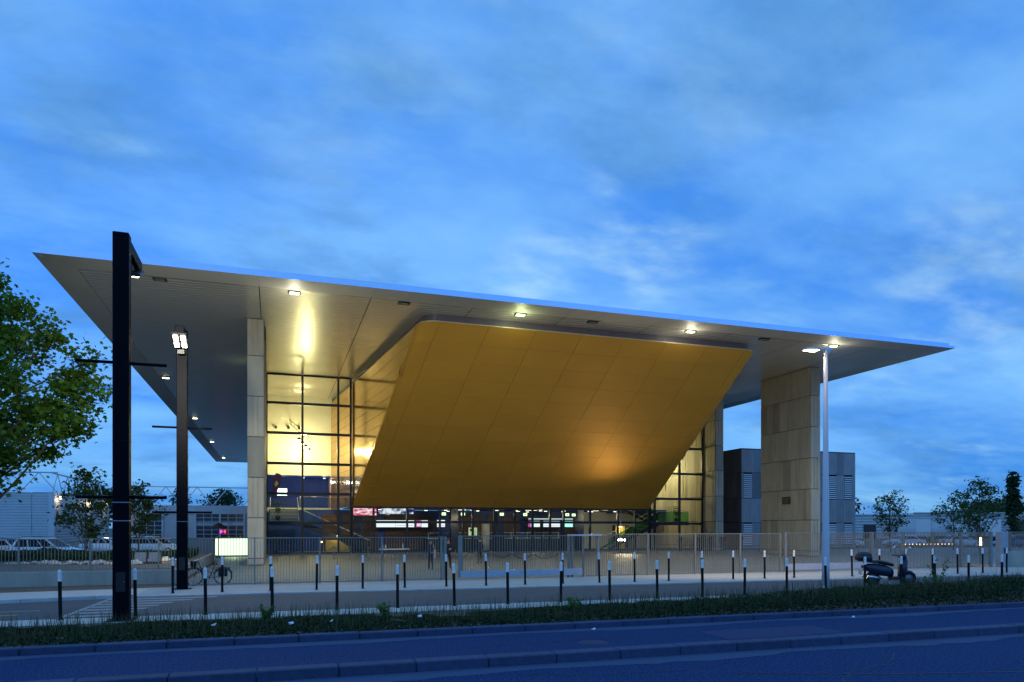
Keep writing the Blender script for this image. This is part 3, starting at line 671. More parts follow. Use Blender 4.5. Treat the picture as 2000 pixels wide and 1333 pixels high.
# white street lamp
x, y = 20.81, 23.09
t = thing('street_lamp', 'white round street lamp with a lit orange head in front of the pylon', 'street lamp', (x, y, 0))
wm = M('lamp_white_paint', (.55, .57, .62), .4, var=.04)
MB().tube([(x, y, 0), (x, y, .9), (x, y, 9.2)], [.15, .14, .075], 16).build('pole', wm, t)
MB().lathe([(.24, 0), (.24, .03), (.16, .05)], (x, y, 0), 16).build('base_plate', wm, t)
MB().hull([(x-.05, y-.09, 9.42), (x-.05, y+.09, 9.42), (x-.05, y, 9.55), (x+.22, y-.1, 9.45), (x+.22, y+.1, 9.45), (x+.2, y, 9.56), (x+.1, y, 9.15), (x, y-.07, 9.15), (x, y+.07, 9.15)], True).build('knuckle', wm, t)
MB().tube([(x-.02, y, 9.45), (x-.45, y-.05, 9.42)], .05, 8).build('bracket', wm, t)
MB().hull([(x-.35, y-.16, 9.40), (x-.35, y+.1, 9.40), (x-1.15, y-.2, 9.33), (x-1.15, y+.06, 9.33), (x-.4, y-.1, 9.5), (x-1.0, y-.12, 9.43), (x-1.2, y-.07, 9.36)], True).build('lamp_head', wm, t)
MB().hull([(x-.42, y-.13, 9.39), (x-.42, y+.07, 9.39), (x-1.08, y-.17, 9.33), (x-1.08, y+.03, 9.33), (x-.6, y-.06, 9.30), (x-.9, y-.09, 9.28)], True).build('lens', led_warm, t)
light('SPOT', t, (x-.75, y-.07, 9.22), 4200, (1, .76, .45), (30, 60, 1), .2, 120, .6)

# ================================================================ bollards
def bollard():
    t = thing('bollard', 'x', 'bollard', (0, 0, 0))
    MB().lathe([(.044, 0), (.044, 1.0)], n=12).build('post', boll_b, t)
    m = MB().lathe([(.047, 1.0), (.047, 1.06), (.044, 1.065), (.044, 1.08), (.047, 1.085), (.047, 1.15), (.044, 1.155), (.044, 1.17), (.047, 1.175), (.047, 1.25), (.038, 1.28), (.02, 1.297), (.0005, 1.3)], n=12)
    m.build('white_cap', boll_w, t)
    MB().lathe([(.08, 0), (.08, .012), (.055, .014)], n=12).build('base_collar', boll_b, t)
    return t
b0 = bollard(); first = True
front = [-5.24+1.743*k for k in range(0, 20)]
back = [-3.43+1.67*k for k in range(0, 31)]
for i, x in enumerate(front):
    lab = f'black bollard with white top in the near row by the hedge, {ORD[i]} from the left'
    o = b0 if first else dup(b0, (0, 0, 0)); first = False
    o.location = (x+random.uniform(-.03, .03), 21.3-.004*i, 0); o['label'] = lab; o['group'] = 'near row of bollards'; o.rotation_euler = (random.uniform(-.022, .022), random.uniform(-.022, .022), random.uniform(0, 6))
for i, x in enumerate(back):
    o = dup(b0, (x+random.uniform(-.03, .03), 28.33-.03*i, .02)); o['label'] = f'black bollard with white top in the far row before the fence, {ORD[i]} from the left'; o['group'] = 'far row of bollards'
    o.rotation_euler = (random.uniform(-.022, .022), random.uniform(-.022, .022), random.uniform(0, 6))

# ================================================================ fences and gates
def fence(name, label, cat, x0, x1, y, z0, z1, pitch, posts, mat=galv, bar=.0075, ybar=.018, bottom=None, group=None):
    t = thing(name, label, cat, (x0, y, 0), group=group)
    me = MB().box(-bar, bar, -ybar, ybar, z0, z1).mesh('bar', mat); n = int((x1-x0)/pitch)
    for i in range(n+1): link('bar', me, t, (i*(x1-x0)/n, 0, 0))
    MB().box(x0, x1, y-.026, y+.026, z1+.001, z1+.035).build('top_rail', mat, t)
    if bottom: MB().bbox(x0, x1, y-.06, y+.06, bottom[0], bottom[1], .01).build('bottom_beam', gate_m, t)
    else: MB().box(x0, x1, y-.026, y+.026, z0-.036, z0-.001).build('bottom_rail', mat, t)
    for px, w, zb in posts: MB().box(px-w, px+w, y-.05, y+.05, zb, z1+.05).build('post', mat, t)
    return t
fence('fence', 'grey bar fence standing on the low concrete wall at the planted bed', 'fence', -17.2, -3.98, 33.3, .68, 1.9, .122, [(-17.2+2.52*k, .03, .61) for k in range(6)])
fence('fence', 'tall grey bar fence in front of the left glass bay, beside the bicycle', 'fence', -3.9, 7.25, 31.62, .09, 1.93, .116, [(-3.4, .03, 0), (-.75, .03, 0), (1.87, .03, 0), (4.5, .03, 0), (7.16, .04, 0), (7.34, .05, 0)])
t = fence('sliding_gate', 'pale sliding gate with thick bottom beam, partly open beside the guard', 'gate', 8.0, 14.0, 31.5, .42, 1.98, .125, [(8.0, .09, .12)], bottom=(.12, .42))
MB().box(13.2, 15.0, 31.36, 31.43, 1.98, 2.06).build('guide_rail', gate_m, t)
for px in (13.42, 13.62, 14.2): MB().box(px-.045, px+.045, 31.75, 31.85, 0, 2.06).build('guide_post', galv, t)
fence('fence', 'grey bar fence between the open sliding gate and the street lamp', 'fence', 14.3, 25.55, 31.62, .09, 2.04, .116, [(14.9, .06, 0), (17.6, .03, 0), (20.3, .03, 0), (23.0, .03, 0), (25.5, .05, 0)])
fence('sliding_gate', 'closed grey sliding gate in front of the tall concrete pylon', 'gate', 25.75, 31.5, 31.5, .45, 2.08, .116, [(25.75, .07, .1)], bottom=(.12, .45))
t = fence('folding_gate', 'wide grey folding gate behind the scooter', 'gate', 31.6, 40.7, 31.62, .09, 2.08, .105, [(31.66, .11, 0), (33.9, .06, .05), (36.1, .06, .05), (38.3, .06, .05), (40.66, .1, 0)])
t = thing('gate_pillar', 'grey square gate pillar with black keypad at the right end of the folding gate', 'pillar', (41.5, 31.6, 0))
MB().bbox(41.2, 41.82, 31.4, 31.75, 0, 2.12, .015).build('pillar', M('pillar_grey', (.33, .35, .40), .6), t)
MB().bbox(41.45, 41.72, 31.34, 31.40, .85, 1.15, .01).build('keypad', black_pl, t)
fence('fence', 'grey bar fence on the low wall at the right edge', 'fence', 42.05, 56, 31.75, 1.0, 2.08, .116, [(42.4+2.5*k, .03, .95) for k in range(6)])
def lowwall(label, x0, x1, y0, y1, h):
    t = tag(MB().bbox(x0, x1, y0, y1, 0, h, .02).build('low_wall', wall_conc), label, 'wall'); return t
lowwall('low concrete wall under the left fence', -17.5, -3.9, 33.16, 33.42, .61)
lowwall('low concrete side wall of the planted bed running back toward the light bar', -4.1, -3.9, 33.44, 53.3, .61)
lowwall('low concrete wall at the right edge under the fence', 41.85, 56, 31.62, 31.86, .94)
# ================================================================ concrete annex on the right
an = thing('annex', 'windowless grey concrete annex block with louvred openings behind the pylon', 'building', (56, 68, 0))
anx = M('annex_concrete', (.30, .31, .33), .75, var=.14, scale=1.6, rnd=.14, stretch=(1, 1, .35)); anx2 = M('annex_concrete_dark', (.21, .22, .235), .75, var=.15, scale=1.6, rnd=.14, stretch=(1, 1, .35))
ZA = 10.88; AX0, AX1, AY0, AY1 = 48.2, 63.66, 66.0, 82.0
MB().box(AX0+.05, AX1-.05, AY0+.05, AY1, 0, ZA-.02).build('core', conc_dark, an)
ARows = [.02, .36, 2.9, 5.55, 8.35, ZA]
LV = [(48.4, 49.55), (50.65, 51.8), (59.86, 61.0), (62.05, 63.2)]
def inl(a, b, za, zb): return False
def skipl(a, b, za, zb):
    return any(abs(a-l0) < .02 for l0, l1 in LV) and ((za > .3 and za < .4) or (za > 5.5 and za < 5.6))
# hand cut columns so that the louvres sit in the panel grid
cutx = [48.2, 48.4, 49.55, 50.65, 51.8, 53.0, 54.2, 55.2, 56.4, 57.6, 58.7, 59.86, 61.0, 62.05, 63.2, 63.66]
for a, b in zip(cutx[:-1], cutx[1:]):
    lv = any(abs(a-l0) < .02 for l0, l1 in LV)
    for za, zb in zip(ARows[:-1], ARows[1:]):
        if lv and (.3 < za < .4 or 5.5 < za < 5.6):
            lo = part('louvre', an); MB().box(a+.02, b-.02, AY0+.03, AY0+.048, za+.05, zb-.05).build('backing', black_gap, lo)
            n = 12; me = MB().prism([(AY0-.07, .0), (AY0-.03, .11), (AY0-.02, .105), (AY0-.06, -.005)], a+.03, b-.03, 'x').mesh('slat', shed_m, True, (56, 68, 0))
            for q in range(n): link('slat', me, lo, (0, 0, za+.08+q*(zb-za-.16)/n))
            continue
        clad(an, 'x', a, b, AY0+.05, za, zb, [za, zb], -1, int(a*10+za), .6, 3, (anx, anx2), gd=.025)
clad(an, 'y', AY0+.05, AY1, AX0+.05, 0, ZA, ARows, -1, 77, .8, 1.6, (anx2, anx2), gd=.025)
MB().box(AX0-.02, AX1+.02, AY0-.02, AY1, ZA+.002, ZA+.10).build('parapet_cap', M('dark_cap', (.05, .05, .055), .5, metal=.4), an)

# ================================================================ far halls on the left
def corr(root, a, b, z0, z1, horiz=True, mat=shed_m, pitch=.5, name='cladding'):
    """corrugated wall between plan points a,b, horizontal ribs"""
    ax, ay = a; bx, by = b; d = Vector((bx-ax, by-ay, 0)); L = d.length; d.normalize(); nn = Vector((d.y, -d.x, 0)); m = MB(); z = z0
    prof = []
    while z < z1-.01:
        zz = min(pitch, z1-z); prof += [(z, 0), (z+zz*.55, 0), (z+zz*.65, .06), (z+zz*.95, .06)]; z += pitch
    prof.append((z1, 0)); v = []
    for (zz, o) in prof: v += [(ax-nn.x*o, ay-nn.y*o, zz), (bx-nn.x*o, by-nn.y*o, zz)]
    m.add(v, [(2*i, 2*i+1, 2*i+3, 2*i+2) for i in range(len(prof)-1)])
    return m.build(name, mat, root, fix=False)
def truss(root, a, b, z0, z1, n, mat, r=.09):
    a, b = Vector((*a, 0)), Vector((*b, 0))
    m = MB().tube([a+Vector((0, 0, z1)), b+Vector((0, 0, z1))], r*1.6, 6)
    m.build('truss_chord', mat, root)
    for i in range(n):
        p = a+(b-a)*(i/n); q = a+(b-a)*((i+.5)/n); w = a+(b-a)*((i+1)/n)
        MB().tube([p+Vector((0, 0, z0)), q+Vector((0, 0, z1))], r, 5).tube([q+Vector((0, 0, z1)), w+Vector((0, 0, z0))], r, 5).build('truss_brace', mat, root)
hw = thing('exhibition_hall', 'long low white hall with roof truss and glazed doors under the left roof corner', 'building', (-14, 165, 0))
YH = 165.0
wht = M('hall_white_steel', (.7, .72, .75), .5)
MB().box(-31, 12, YH+.2, YH+40, 0, 7.0).build('body', shed_m, hw)
corr(hw, (-30, YH-.02), (12, YH-.02), 5.2, 6.95, pitch=.45, name='frieze')
bays = [(-26.6, -22.0, 'g'), (-22.0, -15.7, 'w'), (-15.7, -10.9, 'g'), (-10.9, -6.0, 'g'), (-6.0, .0, 'w'), (0, 6, 'g'), (6, 12, 'w')]
for a, b, kx in bays:
    MB().box(a-.16, a+.16, YH-.35, YH, 0, 5.2).build('column', wht, hw)
    if kx == 'w':
        corr(hw, (a+.2, YH+.12), (b-.2, YH+.12), 0, 5.15, pitch=.4, name='bay_cladding')
    else:
        MB().box(a+.17, b-.17, YH+.1, YH+.14, 0, 5.15).build('glazing', shed_dk, hw)
        m = MB()
        for q in range(1, 3): x = a+(b-a)*q/3; m.box(x-.05, x+.05, YH+.02, YH+.095, 0, 5.15)
        for z in (.9, 1.8, 2.7, 3.65, 4.4): m.box(a+.17, b-.17, YH+.03, YH+.09, z-.05, z+.05)
        m.build('window_bars', wht, hw)
for a, b, kx in bays[2:4]:
    MB().box(a+.17, b-.17, YH-.02, YH+.018, 2.82, 3.42).build('sign_band', wht, hw)
text('sign_lettering', 'ET DE CONFERENCES', .52, (-13.0, YH-.04, 3.12), (R(90), 0, 0), M('sign_blue', (.03, .06, .3), .6), hw)
text('sign_lettering', 'HALL', .52, (-8.8, YH-.04, 3.12), (R(90), 0, 0), M('sign_blue', (.03, .06, .3), .6), hw)
truss(hw, (-31, YH+3), (12, YH+3), 7.0, 11.0, 7, wht)
for i, (x, c) in enumerate(((-9.9, (1, .05, .12)), (-10.6, (.8, .05, .6)))):
    t = thing('red_lamp', ['red', 'magenta'][i]+' glowing lamp behind the hall glazing', 'lamp', (x, YH-.5, 0))
    MB().tube([(x, YH-.45, 0), (x, YH-.45, 1.2)], .05, 6).build('stand', black_pl, t); MB().ball((x, YH-.45, 1.45), (.22, .2, .35)).build('shade', EM('red_glow%d' % i, c, 2.5), t)
ws = thing('warehouse', 'white corrugated warehouse with steel masts behind the parked cars', 'building', (-40, 140, 0))
WX, WY = -32.0, 126.6
MB().box(WX-50, WX-.15, WY+.15, 166, 0, 7.6).build('body', shed_m, ws)
corr(ws, (WX-50, WY), (WX-3.0, WY), 0, 7.7, pitch=.42)
corr(ws, (WX-2.9, WY-.02), (WX-.7, WY-.02), 0, 7.75, pitch=.42, name='corner_cladding')
MB().box(WX-.68, WX+.1, WY-.25, WY+.3, 0, 7.8).build('downpipe_case', wht, ws)
corr(ws, (WX, WY+.3), (WX, 165), 0, 7.7, pitch=.42)
MB().box(-44.2, -43.2, WY-.4, WY-.05, 0, 8.4).build('corner_mast', wht, ws)
truss(ws, (WX-46, WY+2), (WX, WY+2), 7.7, 10.9, 9, wht, .08)
truss(ws, (WX-1, WY+3), (WX-1, 165), 7.7, 10.9, 6, wht, .08)
for i, yy in enumerate((128.5, 148, 161)):
    t = thing('wall_lamp', 'lit wall lamp on the warehouse side wall, '+['nearest the downpipe', 'half hidden by the small tree', 'nearest the dark lamp post'][i], 'wall lamp', (WX+.2, yy, 7.0))
    MB().bbox(WX+.02, WX+.3, yy-.2, yy+.2, 6.95, 7.15).build('housing', black_pl, t); MB().ball((WX+.42, yy, 6.95), .2).build('lens', EM('wall_lamp_lens', (1, .85, .5), 14), t)
    light('POINT', t, (WX+.8, yy, 6.6), 60, (1, .75, .4), size=.2)
# ================================================================ far depot on the right
dp = thing('depot', 'long low white depot building on the right beyond the fence', 'building', (120, 110, 0))
A, B, C2 = Vector((112, 121.5, 0)), Vector((128, 116.8, 0)), Vector((190, 97, 0))
for P, Q, h in ((A, B, 4.95), (B, C2, 5.35)):
    d = (Q-P).normalized(); n_ = Vector((-d.y, d.x, 0))
    MB().hull([p+Vector((0, 0, z)) for p in (P, Q, Q+n_*20, P+n_*20) for z in (0, h)]).build('body', shed_m, dp)
    corr(dp, (P-n_*.06)[:2], (Q-n_*.06)[:2], 0, h, pitch=.6)
    MB().hull([p+Vector((0, 0, z)) for p in (P-n_*.25, Q-n_*.25, Q-n_*.07, P-n_*.07) for z in (h-.05, h+.2)]).build('gutter', wht, dp)
d = (B-A).normalized(); n_ = Vector((-d.y, d.x, 0))
for s in (1.5, 6.0): 
    p = A+d*s-n_*.12; q = p+d*2.6; MB().hull([v+Vector((0, 0, z)) for v in (p, q, q-n_*.1, p-n_*.1) for z in (0, 3.0)]).build('dock_door', shed_dk, dp)
d = (C2-B).normalized(); n_ = Vector((-d.y, d.x, 0))
for s in (6, 14, 22, 31, 40):
    p = B+d*s-n_*.12; q = p+d*3.2; MB().hull([v+Vector((0, 0, z)) for v in (p, q, q-n_*.1, p-n_*.1) for z in (1.0, 3.9)]).build('dock_door', shed_dk, dp)

# ================================================================ vehicles
def car(label, loc, rotz, paint, kind='wagon', group='cars parked on the left'):
    t = thing('parked_car', label, 'car', loc, rotz, group); t['_o'] = [0., 0., 0.]
    L = {'wagon': 4.6, 'hatch': 4.0, 'van': 5.4, 'sedan': 4.5}[kind]; w = .90; H = {'wagon': 1.62, 'hatch': 1.48, 'van': 2.4, 'sedan': 1.45}[kind]
    hb = .92 if kind != 'van' else 1.15
    h = L/2
    prof = [(-h, .35), (-h, .75), (-h+.05, hb), (h-1.25, hb+.02), (h-.35, hb-.18), (h-.03, hb-.35), (h, .3), (h-.1, .22), (-h+.1, .22)]
    m = MB(); n = len(prof); cx, cz = 0, .55; V = []
    for y, s in ((-w, .965), (-w+.09, 1), (w-.09, 1), (w, .965)): V += [(cx+(p-cx)*s, y, cz+(q-cz)*s) for p, q in prof]
    m.add(V, [tuple(range(n)), tuple(range(4*n-1, 3*n-1, -1))]+[(k*n+i, k*n+(i+1) % n, (k+1)*n+(i+1) % n, (k+1)*n+i) for k in range(3) for i in range(n)], True)
    m.build('body', paint, t)
    g = {'wagon': [(-h+.12, hb), (-h+.40, H-.08), (-h+.9, H), (h-2.25, H-.03), (h-1.25, hb)], 'hatch': [(-h+.12, hb), (-h+.5, H-.06), (-h+.95, H), (h-2.0, H-.04), (h-1.15, hb)],
         'van': [(-h+.03, hb), (-h+.06, H-.08), (-h+.3, H), (h-1.6, H-.02), (h-.75, hb)], 'sedan': [(-h+.7, hb), (-h+1.25, H-.04), (-h+1.7, H), (h-2.1, H-.03), (h-1.2, hb)]}[kind]
    wb, wt = w-.06, w-.26
    def yy(z): return wb+(wt-wb)*(z-hb)/(H-hb)
    V = [(p, -yy(q), q) for p, q in g]+[(p, yy(q), q) for p, q in g]; n = len(g)
    MB().add(V, [tuple(range(n)), tuple(range(2*n-1, n-1, -1))]+[(i, i+1, n+i+1, n+i) for i in range(n-1)], False).build('cabin', paint, t)
    zb, zt = hb+.05, H-.14
    xs0 = g[0][0]+(g[1][0]-g[0][0])*(.06/(g[1][1]-hb)); fr = g[-2]; bk_ = g[1]
    def edge(p, q, z): return p[0]+(q[0]-p[0])*(z-p[1])/(q[1]-p[1])
    lo_b, lo_t = edge(g[0], g[1], zb)+.16, edge(g[0], g[1], zt)+.12; hi_b, hi_t = edge(g[-1], g[-2], zb)-.12, edge(g[-1], g[-2], zt)-.1
    gl = M('car_window', (.006, .008, .014), .3, spec=.15)
    for s in (-1, 1):
        cuts = [0, .36, .70, 1] if kind != 'van' else [.72, 1]
        for c0, c1 in zip(cuts[:-1], cuts[1:]):
            a, b = lo_b+(hi_b-lo_b)*c0+.03, lo_b+(hi_b-lo_b)*c1-.03; c, d2 = lo_t+(hi_t-lo_t)*c1-.03, lo_t+(hi_t-lo_t)*c0+.03
            pts = [(a, zb), (b, zb), (c, zt), (d2, zt)]
            MB().add([(p, s*(yy(q)+.006), q) for p, q in pts]+[(p, s*(yy(q)-.01), q) for p, q in pts], [(0, 1, 2, 3), (7, 6, 5, 4), (0, 4, 5, 1), (2, 6, 7, 3)]).build('side_window', gl, t)
    for (p, q, sg) in ((g[-1], g[-2], 1), (g[0], g[1], -1)):
        a, b = edge(p, q, zb), edge(p, q, zt)
        MB().add([(a+sg*.012, -yy(zb)+.1, zb), (a+sg*.012, yy(zb)-.1, zb), (b+sg*.012, yy(zt)-.08, zt), (b+sg*.012, -yy(zt)+.08, zt)], [(0, 1, 2, 3)]).build('windscreen', gl, t)
    for s in (-1, 1):
        MB().bbox(h-.32, h-.04, s*.62-.17, s*.62+.17, hb-.38, hb-.22, .03).build('headlight', M('headlamp_glass', (.6, .62, .65), .1), t)
        MB().bbox(-h-.012, -h+.1, s*.68-.12, s*.68+.12, hb-.22, hb-.02, .02).build('tail_light', M('tail_red', (.3, .01, .01), .2), t)
        MB().bbox(h-1.65, h-1.45, s*(w+.08)-.08, s*(w+.08)+.08, hb+.05, hb+.2, .03).build('mirror', paint, t)
        if kind == 'wagon': MB().tube([(-h+.7, s*(wt-.05), H+.05), (h-2.4, s*(wt-.05), H+.04)], .02, 6).build('roof_rail', black_pl, t)
        for x in (-h+.85, h-.85):
            wh = MB().lathe([(.20, -.1), (.31, -.1), (.33, -.06), (.33, .06), (.31, .1), (.20, .1)], (x, s*(w-.1), .33), 20, (0, 1, 0)).build('wheel', rubber, t)
            MB().lathe([(.001, .09), (.06, .1), (.19, .085), (.205, .1), (.205, -.08)], (x, s*(w-.1), .33), 16, (0, s, 0)).build('rim', chrome, wh)
    return t
pw = M('car_paint_white', (.70, .72, .75), .25, var=.02, coat=.6); ps = M('car_paint_silver', (.62, .65, .70), .25, metal=.2, var=.02, coat=.6)
pb = M('car_paint_dark', (.02, .025, .04), .2, var=.05, coat=.6); pr = M('car_paint_blue', (.03, .06, .2), .22, var=.05, coat=.6)
car('silver estate car with roof rails parked behind the planted bed', (-15.0, 58.3, .05), R(-18), ps)
car('white hatchback at the left edge of the parking', (-20.9, 63.8, .05), R(-160), pw, 'hatch')
car('dark hatchback between the white hatchback and the silver estate', (-19.4, 67.5, .05), R(-20), pr, 'hatch')
car('white sedan half hidden by the tall lamp post', (-13.4, 69.5, .05), R(-20), pw, 'sedan')
car('white estate car in front of the far hall', (-9.6, 67.6, .05), R(-15), pw)
car('dark car behind the white estate in front of the far hall', (-11.3, 76.5, .05), R(-12), pb, 'sedan')
car('white car seen through the right fence beside the annex', (66, 70, 0), R(-25), pw, 'hatch', 'cars parked on the right')
car('silver car seen through the fence behind the scooter', (72, 67, 0), R(160), ps, 'sedan', 'cars parked on the right')
car('white sedan seen through the folding gate', (78, 64.5, 0), R(-22), pw, 'sedan', 'cars parked on the right')
car('blue hatchback seen through the folding gate near the pillar', (84, 62.5, 0), R(155), pr, 'hatch', 'cars parked on the right')
def truck(label, loc, rotz):
    t = thing('delivery_truck', label, 'truck', loc, rotz, 'white trucks at the depot'); t['_o'] = [0., 0., 0.]
    MB().bbox(-3.6, 1.6, -1.2, 1.2, .95, 3.6, .05).build('cargo_box', pw, t)
    MB().hull([(1.75, y, z) for y in (-1.1, 1.1) for z in (.5, 2.7)]+[(3.1, y, .5) for y in (-1.1, 1.1)]+[(3.15, y, 1.5) for y in (-1.1, 1.1)]+[(2.7, y, 2.7) for y in (-1.05, 1.05)]).build('cab', pw, t)
    gl = M('car_window', (.01, .01, .01))
    MB().add([(3.16, -.95, 1.55), (3.16, .95, 1.55), (2.78, .9, 2.6), (2.78, -.9, 2.6)], [(0, 1, 2, 3)]).build('windscreen', gl, t)
    for s in (-1, 1):
        MB().add([(2.0, s*1.11, 1.5), (2.95, s*1.11, 1.5), (2.65, s*1.11, 2.45), (2.0, s*1.11, 2.45)], [(0, 1, 2, 3)]).build('side_window', gl, t)
        for x in (-2.3, 2.45): MB().lathe([(.01, -.13), (.42, -.13), (.46, -.08), (.46, .08), (.42, .13), (.01, .13)], (x, s*1.0, .46), 18, (0, 1, 0)).build('wheel', rubber, t)
    MB().box(-3.5, 1.7, -.45, .45, .6, .94).build('chassis', black_pl, t)
    MB().box(-2.6, .4, -1.215, -1.203, 1.7, 2.9).build('side_print', M('truck_print', (.05, .07, .14), .5, col2=(.4, .45, .5), scale=1.2), t)
truck('white delivery truck parked at the depot, left one', (96, 88, 0), R(70))
truck('white delivery truck parked at the depot, middle one', (101.5, 86.5, 0), R(72))
truck('white delivery truck parked at the depot, right one', (106.5, 85.0, 0), R(74))

# ================================================================ trees
def leafmesh(name, mat, C, Nn, size, star, parent=None, up=.35):
    """C (k,3) leaf centres; build leaf polygons"""
    k = len(C); nv = rng.normal(size=(k, 3)); nv[:, 2] = np.abs(nv[:, 2])+up; nv /= np.linalg.norm(nv, axis=1)[:, None]
    a = rng.normal(size=(k, 3)); tx = np.cross(nv, a); tx /= np.linalg.norm(tx, axis=1)[:, None]; ty = np.cross(nv, tx)
    sz = size*rng.uniform(.65, 1.35, k)
    if star:
        ang = np.array([0, .55, .95, 1.45, 1.95, 2.6, 3.14, 3.68, 4.33, 4.83, 5.33, 5.73]); rad = np.array([1, .55, .95, .5, .78, .5, .25, .5, .78, .5, .95, .55])
    else: ang = np.array([0, 1.2, 3.14, 5.08]); rad = np.array([1, .5, .9, .5])
    n = len(ang); P = C[:, None, :]+sz[:, None, None]*(np.cos(ang)*rad)[None, :, None]*tx[:, None, :]+sz[:, None, None]*(np.sin(ang)*rad)[None, :, None]*ty[:, None, :]
    P = P+nv[:, None, :]*(-.18*sz[:, None, None]*(rad**2)[None, :, None])
    v = P.reshape(-1, 3); me = bpy.data.meshes.new(name); me.vertices.add(len(v)); me.vertices.foreach_set('co', v.ravel())
    me.loops.add(len(v)); me.loops.foreach_set('vertex_index', np.arange(len(v), dtype=np.int32)); me.polygons.add(k)
    me.polygons.foreach_set('loop_start', np.arange(0, len(v), n, dtype=np.int32)); me.polygons.foreach_set('loop_total', np.full(k, n, dtype=np.int32))
    me.materials.append(mat); me.update(); me.validate(); return link(name, me, parent)
def branch(m, p0, p1, r0, r1, bend=.12, k=5):
    p0, p1 = Vector(p0), Vector(p1); d = (p1-p0).length; mid = (p0+p1)/2+Vector((random.uniform(-1, 1), random.uniform(-1, 1), random.uniform(0, 1)))*bend*d
    path = [(p0*(1-s)**2+mid*2*s*(1-s)+p1*s*s) for s in [i/k for i in range(k+1)]]; m.tube(path, [r0+(r1-r0)*i/k for i in range(k+1)], 7); return path
def tree(name, label, base, h, crown_z0, rx, ncl, nleaf, lsize, mat, tr=.15, star=False, clump=.5, group=None, shape=1.0, lean=(0, 0), cat='tree'):
    t = thing(name, label, cat, base, group=group); t['_o'] = [0., 0., 0.]
    m = MB(); top = Vector((lean[0], lean[1], h*.86)); path = branch(m, (0, 0, -.05), top, tr, tr*.22, .04, 8)
    cen = []
    cz, rz = (crown_z0+h)/2, (h-crown_z0)/2
    for i in range(ncl):
        while True:
            q = rng.uniform(-1, 1, 3); 
            rr = np.linalg.norm(q)
            if rr < 1 and rr > .28: break
        zz = q[2]; wdt = (1-abs(zz)**1.6*.35)*(1-.28*shape*max(0, zz))
        c = np.array([q[0]*rx*wdt+lean[0]*.6, q[1]*rx*wdt+lean[1]*.6, cz+zz*rz]); cen.append(c)
    for c in cen[:max(10, ncl//2)]:
        s = min(.95, max(.15, (c[2]-.22*h)/(h*.8)-.08)); b = path[min(len(path)-1, int(s*(len(path)-1)))]
        branch(m, b, Vector(c), tr*.30*(1.1-s), .012*h/6, .1, 4)
    m.build('trunk', bark, t)
    P = []
    for c in cen:
        kk = max(4, int(nleaf/ncl*rng.uniform(.5, 1.5))); sc = clump*rng.uniform(.6, 1.3)
        P.append(c+rng.normal(size=(kk, 3))*np.array([sc, sc, sc*.62]))
    leafmesh('crown', mat, np.concatenate(P), None, lsize, star, t); return t
plane_leaf = LEAF('plane_tree_leaf', (.045, .12, .010), (.13, .25, .022), .4)
young_leaf = LEAF('young_tree_leaf', (.035, .08, .02), (.07, .13, .03), .3)
far_leaf = LEAF('far_tree_leaf', (.02, .045, .018), (.04, .08, .03), .2)
tree('plane_tree', 'big leafy plane tree reaching in from the left edge', (-14.6, 40.6, 0), 15.2, 3.8, 6.8, 215, 33000, .142, plane_leaf, .30, True, .5)
tree('young_tree', 'slim young tree in the planted bed left of the tall lamp post', (-10.6, 48.5, .55), 5.4, .9, 1.5, 42, 2000, .13, young_leaf, .07, False, .30, 'young trees in the planted bed')
tree('young_tree', 'slim young tree just right of the tall lamp post', (-8.8, 54.5, .3), 5.2, 1.3, 1.45, 40, 1900, .13, young_leaf, .07, False, .30, 'young trees in the planted bed')
tree('round_tree', 'round dark tree far behind the warehouse', (-40, 190, 0), 12.5, 3, 6, 60, 2500, .5, far_leaf, .3, False, 1.2)
tree('far_tree', 'dark tree top showing over the hall roof, left one', (-24, 215, 0), 13.6, 6, 1.7, 26, 700, .4, far_leaf, .3, False, .9, 'tree tops over the far hall')
tree('far_tree', 'dark tree top showing over the hall roof, right one', (-13.5, 215, 0), 12.6, 6, 4.6, 46, 1500, .45, far_leaf, .3, False, 1.1, 'tree tops over the far hall')
tree('young_tree', 'light young tree right of the annex before the depot', (57.2, 54.8, 0), 6.3, 1.4, 1.5, 40, 1100, .15, young_leaf, .07, False, .32, 'young trees by the right car park')
tree('young_tree', 'small young tree left of the tallest young tree on the right', (67.5, 56.6, 0), 6.2, 1.3, 1.8, 34, 850, .16, young_leaf, .07, False, .36, 'young trees by the right car park')
tree('young_tree', 'tallest young tree on the right, above the gate pillar', (61.7, 49.05, 0), 7.2, 1.4, 1.8, 50, 1500, .16, young_leaf, .08, False, .36, 'young trees by the right car park')
tree('young_tree', 'bare-stemmed young tree at the right edge', (62.6, 44.6, 0), 4.6, .5, 1.4, 22, 500, .13, young_leaf, .05, False, .3, 'young trees by the right car park')
tree('poplar_tree', 'dark columnar poplar at the right edge, left one', (139, 103.5, 0), 13.4, 1, .75, 70, 4200, .36, far_leaf, .3, False, .45, 'columnar poplars', shape=2.2)
tree('poplar_tree', 'dark columnar poplar at the right edge, right one', (144, 100.8, 0), 13.0, 1, .85, 70, 4200, .36, far_leaf, .3, False, .45, 'columnar poplars', shape=2.2)
tree('far_tree', 'dark round tree rising behind the depot beside the annex', (149, 166, 0), 14.5, 2, 8, 90, 4500, .6, far_leaf, .3, False, 1.6, 'trees behind the depot')
tree('far_tree', 'low dark tree behind the depot, left of the tallest young tree', (178, 138, 0), 8.8, 2, 10, 90, 4500, .6, far_leaf, .3, False, 1.9, 'trees behind the depot')
tree('far_tree', 'low dark tree behind the depot, under the tallest young tree', (191, 126, 0), 7.6, 2, 10, 90, 4500, .6, far_leaf, .3, False, 1.9, 'trees behind the depot')

